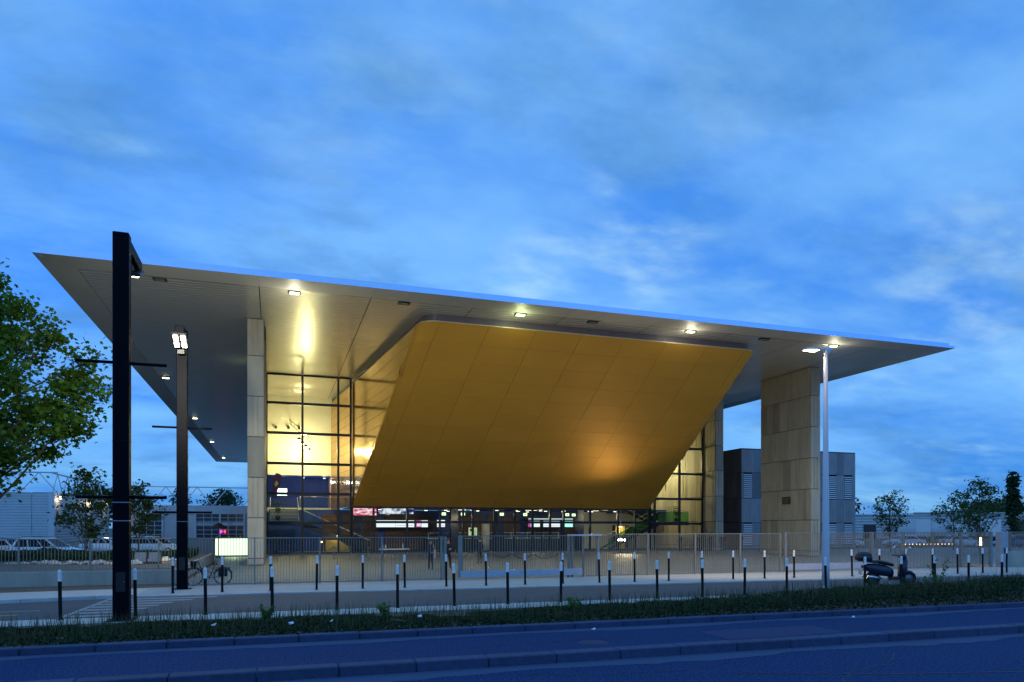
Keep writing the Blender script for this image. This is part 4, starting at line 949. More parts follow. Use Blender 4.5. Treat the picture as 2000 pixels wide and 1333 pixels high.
# ================================================================ hedge strip along the road
def scatter(name, x0, x1, y0, y1, n, hfun, size, mat, parent=None, zb=.1):
    x = rng.uniform(x0, x1, n); y = rng.uniform(y0, y1, n); h = hfun(x, y); keep = h > .02; x, y, h = x[keep], y[keep], h[keep]
    z = zb+h*np.sqrt(rng.uniform(0, 1, len(x))); return leafmesh(name, mat, np.stack([x, y, z], 1), None, size, False, parent, .1)
def lump(x, y, s=1.0, seed=0):
    return (np.sin(x*1.7*s+seed)+np.sin(x*.73*s+2.1+seed)+np.sin(y*2.3*s+x*.6)+np.sin(x*3.9*s+y*1.7))*.25
def hh(x, y):
    base = .105+.075*lump(x, y)+.05*lump(x*2.7, y*1.9, 1, 4); base += np.clip((x-7)/17, 0, 1)*.50
    edge = np.clip((y-15.75)/.35, 0, 1)*np.clip((18.75-y)/.5, 0, 1)
    gap = 1-.9*np.exp(-((x-4.4)/1.5)**2)*np.clip((y-17.2)/.6, 0, 1)
    return base*edge**.6*gap
hedge_leaf = LEAF('hedge_leaf', (.010, .026, .007), (.028, .055, .012), .25)
o = scatter('ground_cover', -9, 34, 15.72, 18.75, 80000, hh, .042, hedge_leaf); tag(o, 'dark low ground cover hedge along the kerb', 'hedge', kind='stuff')
def blades(name, n, x0, x1, y0, y1, hmin, hmax, mat):
    x = rng.uniform(x0, x1, n); y = rng.uniform(y0, y1, n); h = rng.uniform(hmin, hmax, n)*(1+.5*np.clip((x-10)/20, 0, 1)); b = .12+hh(x, y)*.6
    a = rng.uniform(0, 6.28, n); lean = rng.uniform(.05, .5, n)*h; w = .006
    dx, dy = np.cos(a), np.sin(a); V = np.empty((n, 5, 3))
    for i, (f, ww) in enumerate(((0, 1), (0, -1), (.6, .7), (.6, -.7), (1, 0))):
        V[:, i, 0] = x+dx*lean*f*f-dy*w*ww; V[:, i, 1] = y+dy*lean*f*f+dx*w*ww; V[:, i, 2] = b+h*f
    m = MB(); m.v = [tuple(p) for p in V.reshape(-1, 3)]; m.f = []
    for i in range(n): q = 5*i; m.f += [(q, q+1, q+3, q+2), (q+2, q+3, q+4)]
    m.sm = [False]*len(m.f); return m.build(name, mat, fix=False)
o = blades('grass', 9500, -9, 34, 15.9, 18.9, .10, .46, LEAF('dry_grass', (.05, .06, .02), (.10, .11, .04), .3)); tag(o, 'thin grass blades growing through the ground cover', 'grass', kind='stuff')
# a few taller weeds standing out of the hedge
for i, (x, y, hgt, lab) in enumerate(((7.45, 17.3, .55, 'bright leafy weed in the middle of the hedge strip'), (22.6, 19.6, 1.25, 'tall leafy weed beside the right bollards'), (21.6, 18.9, .75, 'leafy weed left of the tall weed by the right bollards'), (-.15, 17.9, .45, 'leafy weed in the hedge left of the middle'), (2.6, 17.6, .5, 'dark leafy weed in the hedge by the path gap'))):
    t = thing('weed', lab, 'plant', (x, y, .1)); t['_o'] = [0., 0., 0.]; m = MB(); P = []
    for q in range(7):
        tip = Vector((random.uniform(-.4, .4)*hgt, random.uniform(-.3, .3)*hgt, hgt*random.uniform(.6, 1))); branch(m, (0, 0, 0), tip, .008, .003, .1, 4)
        for s in np.linspace(.25, 1, 11): P.append(np.array(tip)*s+rng.normal(size=3)*.035)
    m.build('stem', young_leaf, t); leafmesh('leaves', LEAF('weed_leaf', (.05, .14, .02), (.09, .20, .03), .35), np.array(P), None, .075, False, t)
# litter
for i, (x, y) in enumerate(((-1.2, 16.3), (.35, 16.05), (1.2, 16.2), (7.1, 15.3), (14.6, 15.2), (3.2, 16.4))):
    a = random.random()*6; m = MB().hull([(x+.07*math.cos(a), y+.05*math.sin(a), .34 if y > 15.9 else .012), (x-.06*math.cos(a), y+.04, .36 if y > 15.9 else .03), (x+.02, y-.05, .33 if y > 15.9 else .008), (x-.03, y+.02, .31 if y > 15.9 else .004), (x+.05, y+.03, .38 if y > 15.9 else .05)])
    tag(m.build('paper_scrap', M('white_paper', (.7, .72, .75), .8)), 'white scrap of paper lying '+['in the hedge right of the tall lamp post', 'at the hedge edge, left of a pair', 'at the hedge edge, right of a pair', 'on the bus lane kerb in the middle', 'on the bus lane by the right kerb', 'in the hedge near the path gap'][i], 'litter')
# ================================================================ planted bed on the left
sheet('planting_bed', [(-40, 33.42), (-4.1, 33.42), (-4.1, 53.3), (-40, 53.3)], .55, M('gravel_mulch', (.20, .17, .13), .95, var=.4, scale=8, bump=.5, bscale=25))
stone = M('white_boulder', (.55, .53, .50), .85, var=.2, scale=5, bump=.3, bscale=15, rnd=.15)
def boulder_mesh(seed):
    r2 = random.Random(seed); pts = []
    for k in range(26):
        v = Vector((r2.gauss(0, 1), r2.gauss(0, 1), r2.gauss(0, 1))).normalized(); s = r2.uniform(.75, 1.1); pts.append((v.x*.30*s, v.y*.24*s, v.z*.2*s+.1))
    return MB().hull(pts).mesh('boulder', stone)
bms = [boulder_mesh(k) for k in range(6)]
for i in range(34):
    f = i/33; x = -12.6+f*8.2 if i < 26 else -7.0+(i-26)*.33; y = 41.9-f*3.0+random.uniform(-.25, .25) if i < 26 else 43.4+random.uniform(-.2, .2)
    o = link('boulder', random.choice(bms), None, (x, y, .55)); s = random.uniform(.45, 1.15); o.scale = (s, s, s*random.uniform(.6, .9)); o.rotation_euler = (0, 0, random.uniform(0, 6))
    tag(o, f'white boulder in the stone row of the planted bed, {ORD[i] if i < 26 else "back row " + ORD[i-26]} from the left', 'boulder', 'white boulders in the planted bed')
def sh_h(x, y): return (.62+.25*lump(x, y, .9, 2))*np.clip((x+14.5)/.6, 0, 1)
o = scatter('shrubbery', -16, -4.6, 44.6, 50.5, 12000, lambda x, y: (.40+.2*lump(x, y, .9, 2)), .10, LEAF('shrub_leaf', (.02, .05, .015), (.04, .09, .02), .25), zb=.55); tag(o, 'dark low shrubs behind the white boulders', 'shrubs', kind='stuff')
t = thing('garden_spotlight', 'small garden spotlight lighting the gravel bed yellow', 'spotlight', (-6.4, 41.0, .55))
MB().tube([(-6.4, 41.0, .55), (-6.4, 41.0, .75)], .015, 6).build('spike', black_pl, t); MB().lathe([(.02, .1), (.06, .08), (.07, -.06)], (-6.4, 41.0, .8), 10, (-.3, .2, .9)).build('lamp_head', black_pl, t)
light('SPOT', t, (-6.3, 41.0, .95), 90, (1, .75, .25), (-5.0, 42.2, .5), .05, 140)
for i, x in enumerate((-6.35, -5.72)):
    t = thing('planter_box', ['left', 'right'][i]+' one of two grey fabric planter boxes behind the fence', 'planter', (x, 40.2, .55), group='grey planter boxes')
    MB().hull([(x-.27, 39.95, .6), (x+.27, 39.95, .6), (x-.27, 40.45, .6), (x+.27, 40.45, .6), (x-.24, 39.98, 1.12), (x+.24, 39.98, 1.12), (x-.24, 40.42, 1.12), (x+.24, 40.42, 1.12)]).build('box', M('grey_fabric', (.22, .24, .29), .85, var=.2, scale=6), t)
    MB().box(x-.31, x+.31, 39.9, 39.94, .551, .66).box(x-.31, x+.31, 40.46, 40.5, .551, .66).build('base_frame', black_pl, t)
# ================================================================ lobby contents
def rail(m, pts, r=.022): m.tube(pts, r, 6)
def stair(label, xf, zt, x_land, y0, y1, sgn, land_to, upper, bg_=None):
    """lower flight from xf (z=0) to x_land (z=zt), landing to land_to, upper flight"""
    t = thing('staircase', label, 'staircase', (xf, y0, 0)); dkm = M('stair_dark_steel', (.012, .016, .03), .45); nst = 18
    for k in range(nst):
        a = xf+(x_land-xf)*k/nst; b = xf+(x_land-xf)*(k+1)/nst; z = zt*(k+1)/nst
        MB().box(min(a, b), max(a, b)+.02, y0+.06, y1-.06, z-.05, z).build('tread', M('stair_tread', (.42, .42, .36), .6), t)
    for y in (y0, y1-.05):
        MB().prism([(xf, -.0), (xf, .25), (x_land, zt+.12), (x_land, zt-.42), (xf-sgn*-.0, -.0)][:4], y, y+.05, 'y').build('stringer', dkm, t)
    MB().box(min(x_land, land_to), max(x_land, land_to), y0, y1+1.2, zt-.35, zt-.002).build('landing', dkm, t)
    gp = MB(); gp.prism([(xf, .3), (xf, 1.15), (x_land, zt+1.05), (x_land, zt+.15)], y0-.03, y0-.015, 'y').build('balustrade_glass', bg_ or glass_green, t)
    MB().box(min(x_land, land_to), max(x_land, land_to), y0-.03, y0-.015, zt+.02, zt+1.05).build('balustrade_glass', bg_ or glass_green, t)
    hr = M('pale_handrail', (.6, .6, .52), .35, metal=.5)
    m = MB(); rail(m, [(xf, y0-.02, 1.18), (x_land, y0-.02, zt+1.08), (land_to, y0-.02, zt+1.08)]); rail(m, [(xf, y1, 1.18), (x_land, y1, zt+1.08)]); m.build('handrail', hr, t)
    (ux0, uy0, uz0), (ux1, uy1, uz1), wdt, ax = upper
    nu = 10
    for k in range(nu):
        f, g = k/nu, (k+1)/nu; z = uz0+(uz1-uz0)*g
        if ax == 'y': MB().box(ux0, ux0+wdt, uy0+(uy1-uy0)*f, uy0+(uy1-uy0)*g+.02, z-.05, z).build('tread', MATS['stair_tread'], t)
        else:
            a, b = ux0+(ux1-ux0)*f, ux0+(ux1-ux0)*g; MB().box(min(a, b), max(a, b)+.02, uy0, uy0+wdt, z-.05, z).build('tread', MATS['stair_tread'], t)
    if ax == 'y':
        for x in (ux0-.05, ux0+wdt): MB().prism([(uy0, uz0-.3), (uy0, uz0+.1), (uy1, uz1+.1), (uy1, uz1-.3)], x, x+.05, 'x').build('stringer', dkm, t)
        m = MB(); [rail(m, [(x, uy0, uz0+1.0), (x, uy1, uz1+1.0), (x, uy1+.8, uz1+1.0)]) for x in (ux0, ux0+wdt)]; m.build('handrail', hr, t)
    else:
        for y in (uy0-.05, uy0+wdt): MB().prism([(ux0, uz0-.3), (ux0, uz0+.1), (ux1, uz1+.1), (ux1, uz1-.3)], y, y+.05, 'y').build('stringer', dkm, t)
        MB().prism([(ux0, uz0+.1), (ux0, uz0+1.0), (ux1, uz1+1.0), (ux1, uz1+.1)], uy0-.03, uy0-.02, 'y').build('balustrade_glass', bg_ or glass_green, t)
        m = MB(); [rail(m, [(ux0, y, uz0+1.0), (ux1, y, uz1+1.0)]) for y in (uy0, uy0+wdt)]; m.build('handrail', hr, t)
    return t
stair('dark steel staircase with glass balustrade in the left glass bay', 8.4, 2.9, 2.4, 66.2, 68.0, -1, -.4, ((-.3, 69.2, 2.9), (2.3, 73.2, 4.3), 2.5, 'y'), glass_m)
stair('dark steel staircase with green glass balustrade in the right glass bay', 32.2, 2.95, 38.0, 66.0, 67.8, 1, 41.6, ((39.4, 68.3, 2.95), (36.2, 69, 4.35), 1.7, 'x'))
t = thing('gallery_railing', 'pale railing in front of the navy upper opening in the left bay', 'railing', (4.5, 74.9, 4.35))
m = MB(); rail(m, [(2.5, 74.9, 5.45), (6.0, 74.9, 5.45)]); rail(m, [(2.5, 74.9, 4.35), (2.5, 74.9, 5.45)]); m.build('handrail', MATS['pale_handrail'], t)
MB().box(2.6, 6.0, 74.89, 74.9, 4.4, 5.4).build('glass', glass_m, t)
def screen(label, x0, x1, y, z0, z1, mat, name='display_screen', extra=None):
    t = thing(name, label, 'screen', ((x0+x1)/2, y, z0))
    MB().box(x0-.07, x1+.07, y, y+.12, z0-.07, z1+.07).build('frame', black_pl, t)
    MB().box(x0, x1, y-.012, y-.002, z0, z1).build('display', mat, t)
    for (a, b, c, d, mm) in (extra or []): MB().box(x0+(x1-x0)*a, x0+(x1-x0)*b, y-.018, y-.0125, z0+(z1-z0)*c, z0+(z1-z0)*d).build('display_mark', mm, t)
    return t
wsc = EM('screen_white', (.85, .93, 1), 1.15); teal = EM('screen_teal', (.45, .95, .9), 1.3); dk = M('screen_dark_print', (.02, .06, .08), .5); mg = EM('screen_magenta', (.6, .05, .45), .9); orange = EM('screen_orange', (1, .55, .05), 1.2)
mk = [(.05, .95, .2, .25, mg), (.55, .9, .72, .78, dk), (.7, .82, .6, .9, dk), (.6, .72, .66, .74, dk)]
screen('left white screen with dark bird mark on the timber wall', 9.7, 11.6, 72, 2.40, 3.08, wsc)
screen('right white screen with dark bird mark on the timber wall', 11.62, 13.5, 72, 2.40, 3.08, wsc, extra=mk)
screen('small white screen with purple frame and orange mark', 13.7, 14.9, 72, 2.40, 3.08, wsc, extra=[(.0, .45, 0, 1, mg), (.06, .39, .12, .86, wsc), (.15, .3, .3, .6, orange)])
screen('narrow pale screen beside the entrance doors', 15.4, 16.2, 69.9, 2.42, 3.1, wsc, extra=mk[:2])
screen('white screen at the ticket desk, left one', 25.6, 26.9, 71.5, 2.42, 3.05, wsc, extra=[(0, .2, 0, 1, mg)])
screen('white screen with dark bird at the ticket desk, middle one', 27.3, 29.2, 71.5, 2.42, 3.05, wsc, extra=mk)
screen('teal screen at the ticket desk, right one', 29.5, 30.7, 71.5, 2.42, 3.05, teal)
for a, b in ((25.6, 27.0), (27.2, 29.2), (29.4, 30.7)): pass
screen('thin light strip above the ticket desk screens', 25.6, 30.7, 71.5, 3.22, 3.33, EM('strip_pale', (.6, .85, .95), .9), 'light_strip')
screen('wide red and white video banner above the left stair foot', 6.7, 8.9, 66.0, 3.48, 4.12, EM('led_red', (.75, .01, .06), 1.0, (1, .85, .95), 1.6, (1, 1, 3.5)), 'video_banner')
screen('white and blue half of the video banner under the golden volume', 9.0, 12.3, 66.0, 3.62, 4.12, EM('led_white_blue', (.85, .9, 1), 1.0, (.01, .02, .12), 1.5, (1, 1, 1.2)), 'video_banner')
screen('small bright screen in the navy upper opening', .35, 1.35, 79.8, 5.75, 6.5, EM('screen_bright', (.9, .97, 1), 3))
screen('pale poster panel beside the white round column', 18.7, 19.6, 70.2, 1.55, 2.35, EM('poster_green', (.65, .85, .45), .7), 'poster_panel', extra=[(.15, .6, .55, .85, dk)])
# reception desk
t = thing('reception_desk', 'long dark reception desk with pale glass shelf lines behind the entrance', 'desk', (21, 70, 0))
MB().bbox(14.6, 28.8, 70.6, 71.3, .02, 1.22, .02).build('counter', M('desk_dark', (.02, .022, .03), .5), t)
pale = M('pale_glass_edge', (.45, .6, .5), .3)
MB().box(14.6, 28.8, 70.45, 71.3, 1.225, 1.28).build('counter_top', pale, t); MB().box(14.6, 28.8, 70.7, 70.95, 1.80, 1.84).build('shelf', pale, t)
for k in range(9): MB().box(14.7+k*1.75, 14.74+k*1.75, 70.8, 70.85, 1.285, 1.8).build('shelf_post', chrome, t)
t = thing('lit_doorway', 'warm yellow lit doorway under the right staircase', 'doorway', (37.0, 73.5, 0))
MB().box(36.6, 36.7, 73.2, 73.9, .02, 2.5).box(38.2, 38.3, 73.2, 73.9, .02, 2.5).box(36.6, 38.3, 73.2, 73.9, 2.501, 2.6).build('frame', frame_m, t)
MB().box(36.71, 38.19, 73.9, 73.95, .02, 2.5).build('panel', M('ochre_wall', (.7, .5, .12), .7), t)
MB().box(37.3, 37.6, 73.4, 73.6, 2.42, 2.49).build('lamp', EM('door_lamp', (1, .8, .4), 8), t); light('POINT', t, (37.45, 73.3, 2.2), 45, (1, .75, .3), size=.1)
t = thing('timber_kiosk', 'yellow wooden kiosk corner behind the left bay glass', 'kiosk', (5.6, 66, 0))
MB().prism([(4.35, .02), (4.35, 1.22), (5.5, 1.25), (6.4, .62), (6.4, .02)], 65.2, 66.0, 'y').build('body', M('ochre_wood', (.62, .42, .08), .6, var=.15), t)
light('POINT', t, (5.2, 64.75, 1.6), 14, (1, .8, .3), size=.1)
MB().ball((4.0, 65.0, 1.1), .06).build('lamp', EM('kiosk_lamp', (1, .8, .35), 10), t); MB().tube([(4.0, 65.0, .02), (4.0, 65.0, 1.05)], .015, 6).build('stand', black_pl, t)
# feather flags
def feather(label, x, y, z, s, col, txt):
    t = thing('feather_flag', label, 'flag', (x, y, z))
    pole = [(x, y, z), (x, y, z+2.2*s), (x+.06*s, y, z+2.75*s), (x+.3*s, y, z+3.05*s), (x+.62*s, y, z+2.95*s), (x+.8*s, y, z+2.7*s)]
    MB().tube(pole, .02, 6).build('pole', black_pl, t)
    out = [(x+.02, z+.7*s), (x+.02, z+2.2*s), (x+.07*s, z+2.72*s), (x+.3*s, z+3.02*s), (x+.6*s, z+2.93*s), (x+.78*s, z+2.68*s), (x+.62*s, z+2.1*s), (x+.34*s, z+1.3*s)]
    fl = MB().prism(out, y-.006, y+.006, 'y').build('flag', col, t)
    if txt:
        MB().hull([(x+.12*s, y-.012, z+2.02*s), (x+.30*s, y-.012, z+2.32*s), (x+.46*s, y-.012, z+2.08*s), (x+.24*s, y-.012, z+1.78*s), (x+.3*s, y-.008, z+2.05*s)]).build('patch', M('flag_patch', (.75, .7, .5), .8), t)
        text('numerals', txt, .26*s, (x+.285*s, y-.016, z+2.05*s), (R(90), 0, 0), M('flag_ink', (.05, .04, .06), .8), t).rotation_euler = (R(90), R(-35), 0)
feather('purple feather flag with number 47 inside the left bay', -.05, 69.6, 4.35, 1.0, M('flag_purple', (.16, .03, .12), .8, col2=(.05, .04, .18), scale=1.3), '47')
feather('dark feather flag hanging in the right bay by the golden edge', 36.9, 70.0, 4.4, .85, M('flag_dark', (.03, .03, .05), .8, col2=(.35, .05, .04), scale=2.5), None)
# potted palms
def palm(label, x, y, z, h):
    t = thing('potted_palm', label, 'plant', (x, y, z)); MB().lathe([(.17, 0), (.22, .38), (.19, .38), (.17, .33)], (x, y, z), 12).build('pot', black_pl, t)
    m = MB(); P = MB()
    for k in range(11):
        a = k*2.4; tip = Vector((math.cos(a)*.55*h, math.sin(a)*.55*h, h*(.95-.25*(k % 3)))); b = Vector((x, y, z+.35))
        path = [b+Vector((tip.x*s*s, tip.y*s*s, tip.z*math.sin(s*1.9)/.95)) for s in (0, .25, .5, .75, 1)]; m.tube(path, [.012, .01, .008, .006, .003], 5)
        for i in range(1, 5):
            for sg in (-1, 1):
                c = path[i]; d = (path[i]-path[i-1]).normalized(); s_ = d.cross(Vector((0, 0, 1))).normalized()*sg
                P.add([c, c+s_*.10+d*.10+Vector((0, 0, .02)), c+s_*.26+d*.2-Vector((0, 0, .05)), c+s_*.12+d*.02], [(0, 1, 2, 3)])
    m.build('stem', young_leaf, t); P.build('leaves', LEAF('palm_leaf', (.03, .10, .03), (.06, .16, .05), .3), t, fix=False)
palm('potted palm on the landing of the right staircase', 40.4, 66.5, 2.95, 1.25)
palm('potted palm in the corner of the left glass bay', .35, 65.6, 3.0, 1.25)
palm('low potted palm at the foot of the left bay', .2, 65.2, .02, 1.3)
# ================================================================ plaza furniture
def stanchion():
    t = thing('rope_post', 'x', 'rope post', (0, 0, 0))
    MB().lathe([(.001, 0), (.16, 0), (.16, .02), (.03, .045)], n=16).build('base', chrome, t); MB().lathe([(.02, .04), (.02, .92), (.032, .93), (.032, .97), (.001, 1.0)], n=10).build('post', chrome, t)
    return t
st = [(-.45, 62.4), (1.2, 61.0), (3.34, 57.0), (4.25, 54.9), (5.32, 53.5), (6.4, 51.5), (10.51, 42.5), (11.25, 41.7), (12.1, 40.3), (12.7, 38.2), (13.5, 37.0), (15.2, 37.4)]
s0 = stanchion()
for i, (x, y) in enumerate(st):
    o = s0 if i == 0 else dup(s0, (0, 0, 0)); o.location = (x, y, 0); o['group'] = 'polished rope posts on the plaza'
    o['label'] = 'polished steel rope post on the plaza, '+(ORD[i] if i < 6 else ORD[i-6])+(' of the line before the left bay' if i < 6 else ' of the line behind the sliding gate')
for i in (2, 3, 4, 6, 7, 8, 9, 10):
    a, b = Vector((*st[i], .95)), Vector((*st[i+1], .95))
    p = [a+(b-a)*f-Vector((0, 0, .30*4*f*(1-f))) for f in [k/8 for k in range(9)]]
    tag(MB().tube(p, .018, 6).build('barrier_rope', M('dark_rope', (.02, .02, .025), .8)), 'dark rope sagging after the '+(ORD[i] if i < 6 else ORD[i-6])+' rope post '+('before the left bay' if i < 6 else 'behind the sliding gate'), 'rope', 'ropes between the posts')
t = thing('folding_table', 'white topped folding table on the plaza left of the two guards', 'table', (7.9, 49.6, 0))
MB().bbox(6.9, 8.9, 49.2, 49.95, .86, .90, .008).build('top', M('white_table', (.75, .76, .74), .5), t)
for x in (7.15, 8.65):
    MB().tube([(x, 49.3, .02), (x, 49.58, .86)], .02, 6).build('leg', black_pl, t); MB().tube([(x, 49.88, .02), (x, 49.58, .86)], .02, 6).build('leg', black_pl, t)
for i, (x, h) in enumerate(((7.1, .35), (7.3, .3), (8.5, .4))):
    tag(MB().lathe([(.001, 0), (.045, 0), (.045, h*.6), (.018, h*.8), (.018, h), (.001, h)], (x, 49.55, .902), 10).build('bottle', M('bottle_glass', (.35, .42, .40), .15)), 'small bottle on the white folding table, '+['left one', 'middle one', 'tall right one'][i], 'bottle')
# glowing bar
t = thing('glowing_bar', 'glowing pale green bar counter beside the left wall end', 'bar counter', (-3.2, 63, 0))
out = [(-4.35, 62.6), (-4.5, 63.0), (-4.55, 63.6), (-4.3, 64.0), (-1.75, 64.0), (-1.75, 62.3), (-3.9, 62.3)]
MB().prism(out, .12, 1.52, 'z').build('body', EM('bar_glow', (.72, 1, .62), 1.7), t); MB().prism([(x*1.0+(-.05 if x < -3 else .04), y+(-.05 if y < 63 else .05)) for x, y in out], 1.525, 1.58, 'z').build('top', black_pl, t)
MB().prism([(x, y+.03) for x, y in out], .02, .115, 'z').build('plinth', black_pl, t); light('POINT', t, (-3.1, 61.6, .9), 60, (.75, 1, .6), size=.4)
t = thing('parasol', 'dark closed parasol beside the glowing bar', 'parasol', (-4.1, 60.6, 0))
MB().tube([(-4.1, 60.6, 0), (-4.1, 60.6, 2.6)], .03, 8).build('pole', black_pl, t); MB().lathe([(.3, 0), (.3, .06), (.04, .1)], (-4.1, 60.6, 0), 12).build('base', black_pl, t)
MB().lathe([(.05, 2.75), (.12, 2.7), (.55, 2.45), (.72, 2.3), (.62, 2.28), (.1, 2.55)], (-4.1, 60.6, 0), 8, smooth=False).build('canopy', M('dark_canvas', (.02, .02, .025), .9), t)

# ================================================================ bicycle
t = thing('bicycle', 'dark city bicycle with front basket and rear pannier leaning by the fence', 'bicycle', (-2.55, 32.1, 0)); 
bx, by = -2.55, 32.1
fr = M('bike_frame', (.03, .035, .05), .35, metal=.3)
wr = .36; xf_, xr_ = bx-.57, bx+.55
for xw, nm in ((xf_, 'front'), (xr_, 'rear')):
    w_ = MB().torus((xw, by, wr), wr-.02, .021, (0, 1, 0), 30, 8).build('wheel', rubber, t)
    MB().torus((xw, by, wr), wr-.048, .010, (0, 1, 0), 30, 6).build('rim', chrome, w_)
    m = MB()
    for k in range(14): a = k*math.pi*2/14; m.tube([(xw, by+(-.02 if k % 2 else .02), wr), (xw+(wr-.05)*math.cos(a), by, wr+(wr-.05)*math.sin(a))], .0022, 4)
    m.tube([(xw, by-.05, wr), (xw, by+.05, wr)], .022, 8); m.build('spokes', chrome, w_)
    MB().tube([(xw+(wr+.03)*math.cos(a), by, wr+(wr+.03)*math.sin(a)) for a in [R(d) for d in ((20, 50, 80, 110, 140, 165) if nm == 'rear' else (10, 40, 70, 100, 125))]], .02, 6).build('mudguard', black_pl, t)
hd, bb, seat = (bx-.37, by, .86), (bx+.02, by, .30), (bx+.22, by, .80)
m = MB(); m.tube([hd, (bx-.25, by, .60), (bx-.08, by, .36), bb], .022, 8).tube([bb, seat], .018, 8).tube([(bx-.34, by, .74), (bx+.12, by, .50)], .017, 8)
for s in (-.06, .06): m.tube([bb, (xr_, by+s, wr)], .011, 6).tube([(seat[0]-.02, by, .7), (xr_, by+s, wr)], .011, 6).tube([(bx-.42, by+s*.6, .74), (xf_, by+s, wr)], .012, 6)
m.tube([(bx-.34, by, .78), (bx-.40, by, .98)], .018, 8); m.build('frame', fr, t)
MB().tube([(bx-.22, by-.27, 1.0), (bx-.34, by-.24, 1.03), (bx-.42, by-.1, 1.02), (bx-.42, by+.1, 1.02), (bx-.34, by+.24, 1.03), (bx-.22, by+.27, 1.0)], .013, 8).build('handlebar', chrome, t)
MB().hull([(bx+.08, by-.03, .87), (bx+.08, by+.03, .87), (bx+.32, by-.1, .90), (bx+.32, by+.1, .90), (bx+.34, by-.08, .84), (bx+.34, by+.08, .84), (bx+.1, by, .83)], True).tube([(seat[0], by, .78), (bx+.24, by, .86)], .014, 6).build('saddle', black_pl, t)
MB().hull([(bx-.70, by-.16, 1.0), (bx-.70, by+.16, 1.0), (bx-.42, by-.18, 1.0), (bx-.42, by+.18, 1.0), (bx-.66, by-.12, .76), (bx-.66, by+.12, .76), (bx-.47, by-.13, .76), (bx-.47, by+.13, .76)]).build('basket', black_pl, t)
MB().tube([(bx+.3, by-.06, .72), (bx+.86, by-.06, .72), (bx+.86, by+.06, .72), (bx+.3, by+.06, .72)], .009, 6).tube([(bx+.8, by-.06, .72), (xr_, by-.06, wr)], .007, 6).build('rack', fr, t)
MB().bbox(bx+.36, bx+.74, by-.2, by-.075, .36, .72, .04).build('pannier', M('black_canvas', (.014, .014, .02), .9), t)
MB().torus(bb, .085, .008, (0, 1, 0), 20, 5).tube([bb, (bx+.10, by-.09, .15)], .012, 6).box(bx+.06, bx+.16, by-.17, by-.09, .135, .16).tube([bb, (bx-.06, by+.09, .45)], .012, 6).box(bx-.11, bx-.01, by+.09, by+.17, .44, .465).build('crankset', chrome, t)
MB().tube([(bx+.03, by-.07, .39), (xr_, by-.07, wr+.05)], .014, 6).tube([(bx+.03, by-.07, .22), (xr_, by-.07, wr-.05)], .008, 6).build('chain_guard', chrome, t)
MB().tube([(bx+.18, by-.05, .28), (bx+.22, by-.2, .02)], .01, 6).build('kickstand', chrome, t)
# ================================================================ scooter (local x = forward)
t = thing('scooter', 'dark blue motor scooter with black top case parked behind the hedge', 'scooter', (23.75, 22.75, 0), R(-14)); t['_o'] = [0., 0., 0.]; t.scale = (1.16, 1.16, 1.16)
sb = M('scooter_blue', (.012, .018, .05), .35, var=.1, coat=.15)
for xw in (-.66, .66):
    w_ = MB().torus((xw, 0, .27), .205, .065, (0, 1, 0), 26, 10).build('wheel', rubber, t); MB().lathe([(.02, -.05), (.15, -.04), (.165, 0), (.15, .04), (.02, .05)], (xw, 0, .27), 16, (0, 1, 0)).build('rim', M('wheel_grey', (.2, .2, .22), .4, metal=.6), w_)
def loft(secs, k=12):
    m = MB(); v = []
    for x, z, ry, rz in secs: v += [(x, ry*math.cos(2*math.pi*i/k), z+rz*math.sin(2*math.pi*i/k)) for i in range(k)]
    m.add(v, [(a*k+i, a*k+(i+1) % k, (a+1)*k+(i+1) % k, (a+1)*k+i) for a in range(len(secs)-1) for i in range(k)], True); m.f += [tuple(range(k)), tuple((len(secs)-1)*k+i for i in range(k))]; m.sm += [False, False]; return m
loft([(-.98, .70, .06, .05), (-.85, .66, .15, .14), (-.55, .60, .19, .20), (-.2, .55, .19, .20), (.02, .48, .16, .16)]).build('rear_body', sb, t)
loft([(-.82, .86, .10, .03), (-.5, .87, .17, .06), (-.2, .82, .16, .07), (.05, .75, .12, .06)]).build('seat', M('seat_vinyl', (.015, .015, .017), .5), t)
MB().prism([(.02, .22), (.42, .24), (.42, .34), (.02, .34)], -.19, .19, 'y').build('footboard', black_pl, t)
MB().hull([(.36, y, .28) for y in (-.19, .19)]+[(.50, y, .9) for y in (-.2, .2)]+[(.42, y, .98) for y in (-.12, .12)]+[(.62, 0, .85), (.60, 0, .45), (.48, 0, 1.02)]+[(.40, y, .6) for y in (-.22, .22)], True).build('leg_shield', sb, t)
loft([(.42, .42, .07, .03), (.55, .52, .10, .06), (.72, .50, .10, .05), (.88, .40, .07, .03)]).build('front_mudguard', sb, t)
MB().tube([(.47, 0, .9), (.62, 0, .3)], .035, 8).build('fork', black_pl, t)
MB().hull([(.32, y, 1.05) for y in (-.16, .16)]+[(.55, y, 1.02) for y in (-.1, .1)]+[(.44, y, 1.12) for y in (-.14, .14)]+[(.42, y, .96) for y in (-.1, .1)], True).build('handlebar_cowl', sb, t)
MB().tube([(.30, -.36, 1.08), (.40, -.12, 1.06), (.40, .12, 1.06), (.30, .36, 1.08)], .018, 8).tube([(.36, -.3, 1.05), (.40, -.36, 1.0)], .008, 5).build('handlebar', black_pl, t)
MB().ball((.57, 0, 1.0), (.05, .085, .075)).build('headlight', M('headlamp_glass', (.6, .62, .65), .1), t)
for s in (-1, 1):
    mi = MB().tube([(.38, s*.26, 1.09), (.40, s*.42, 1.30)], .007, 5).build('mirror_arm', black_pl, t); MB().lathe([(.001, .012), (.062, .01), (.066, 0), (.06, -.02), (.001, -.03)], (.40, s*.44, 1.34), 14, (-1, 0, .05)).build('mirror', M('mirror_glass', (.75, .8, .85), .05, metal=1), mi)
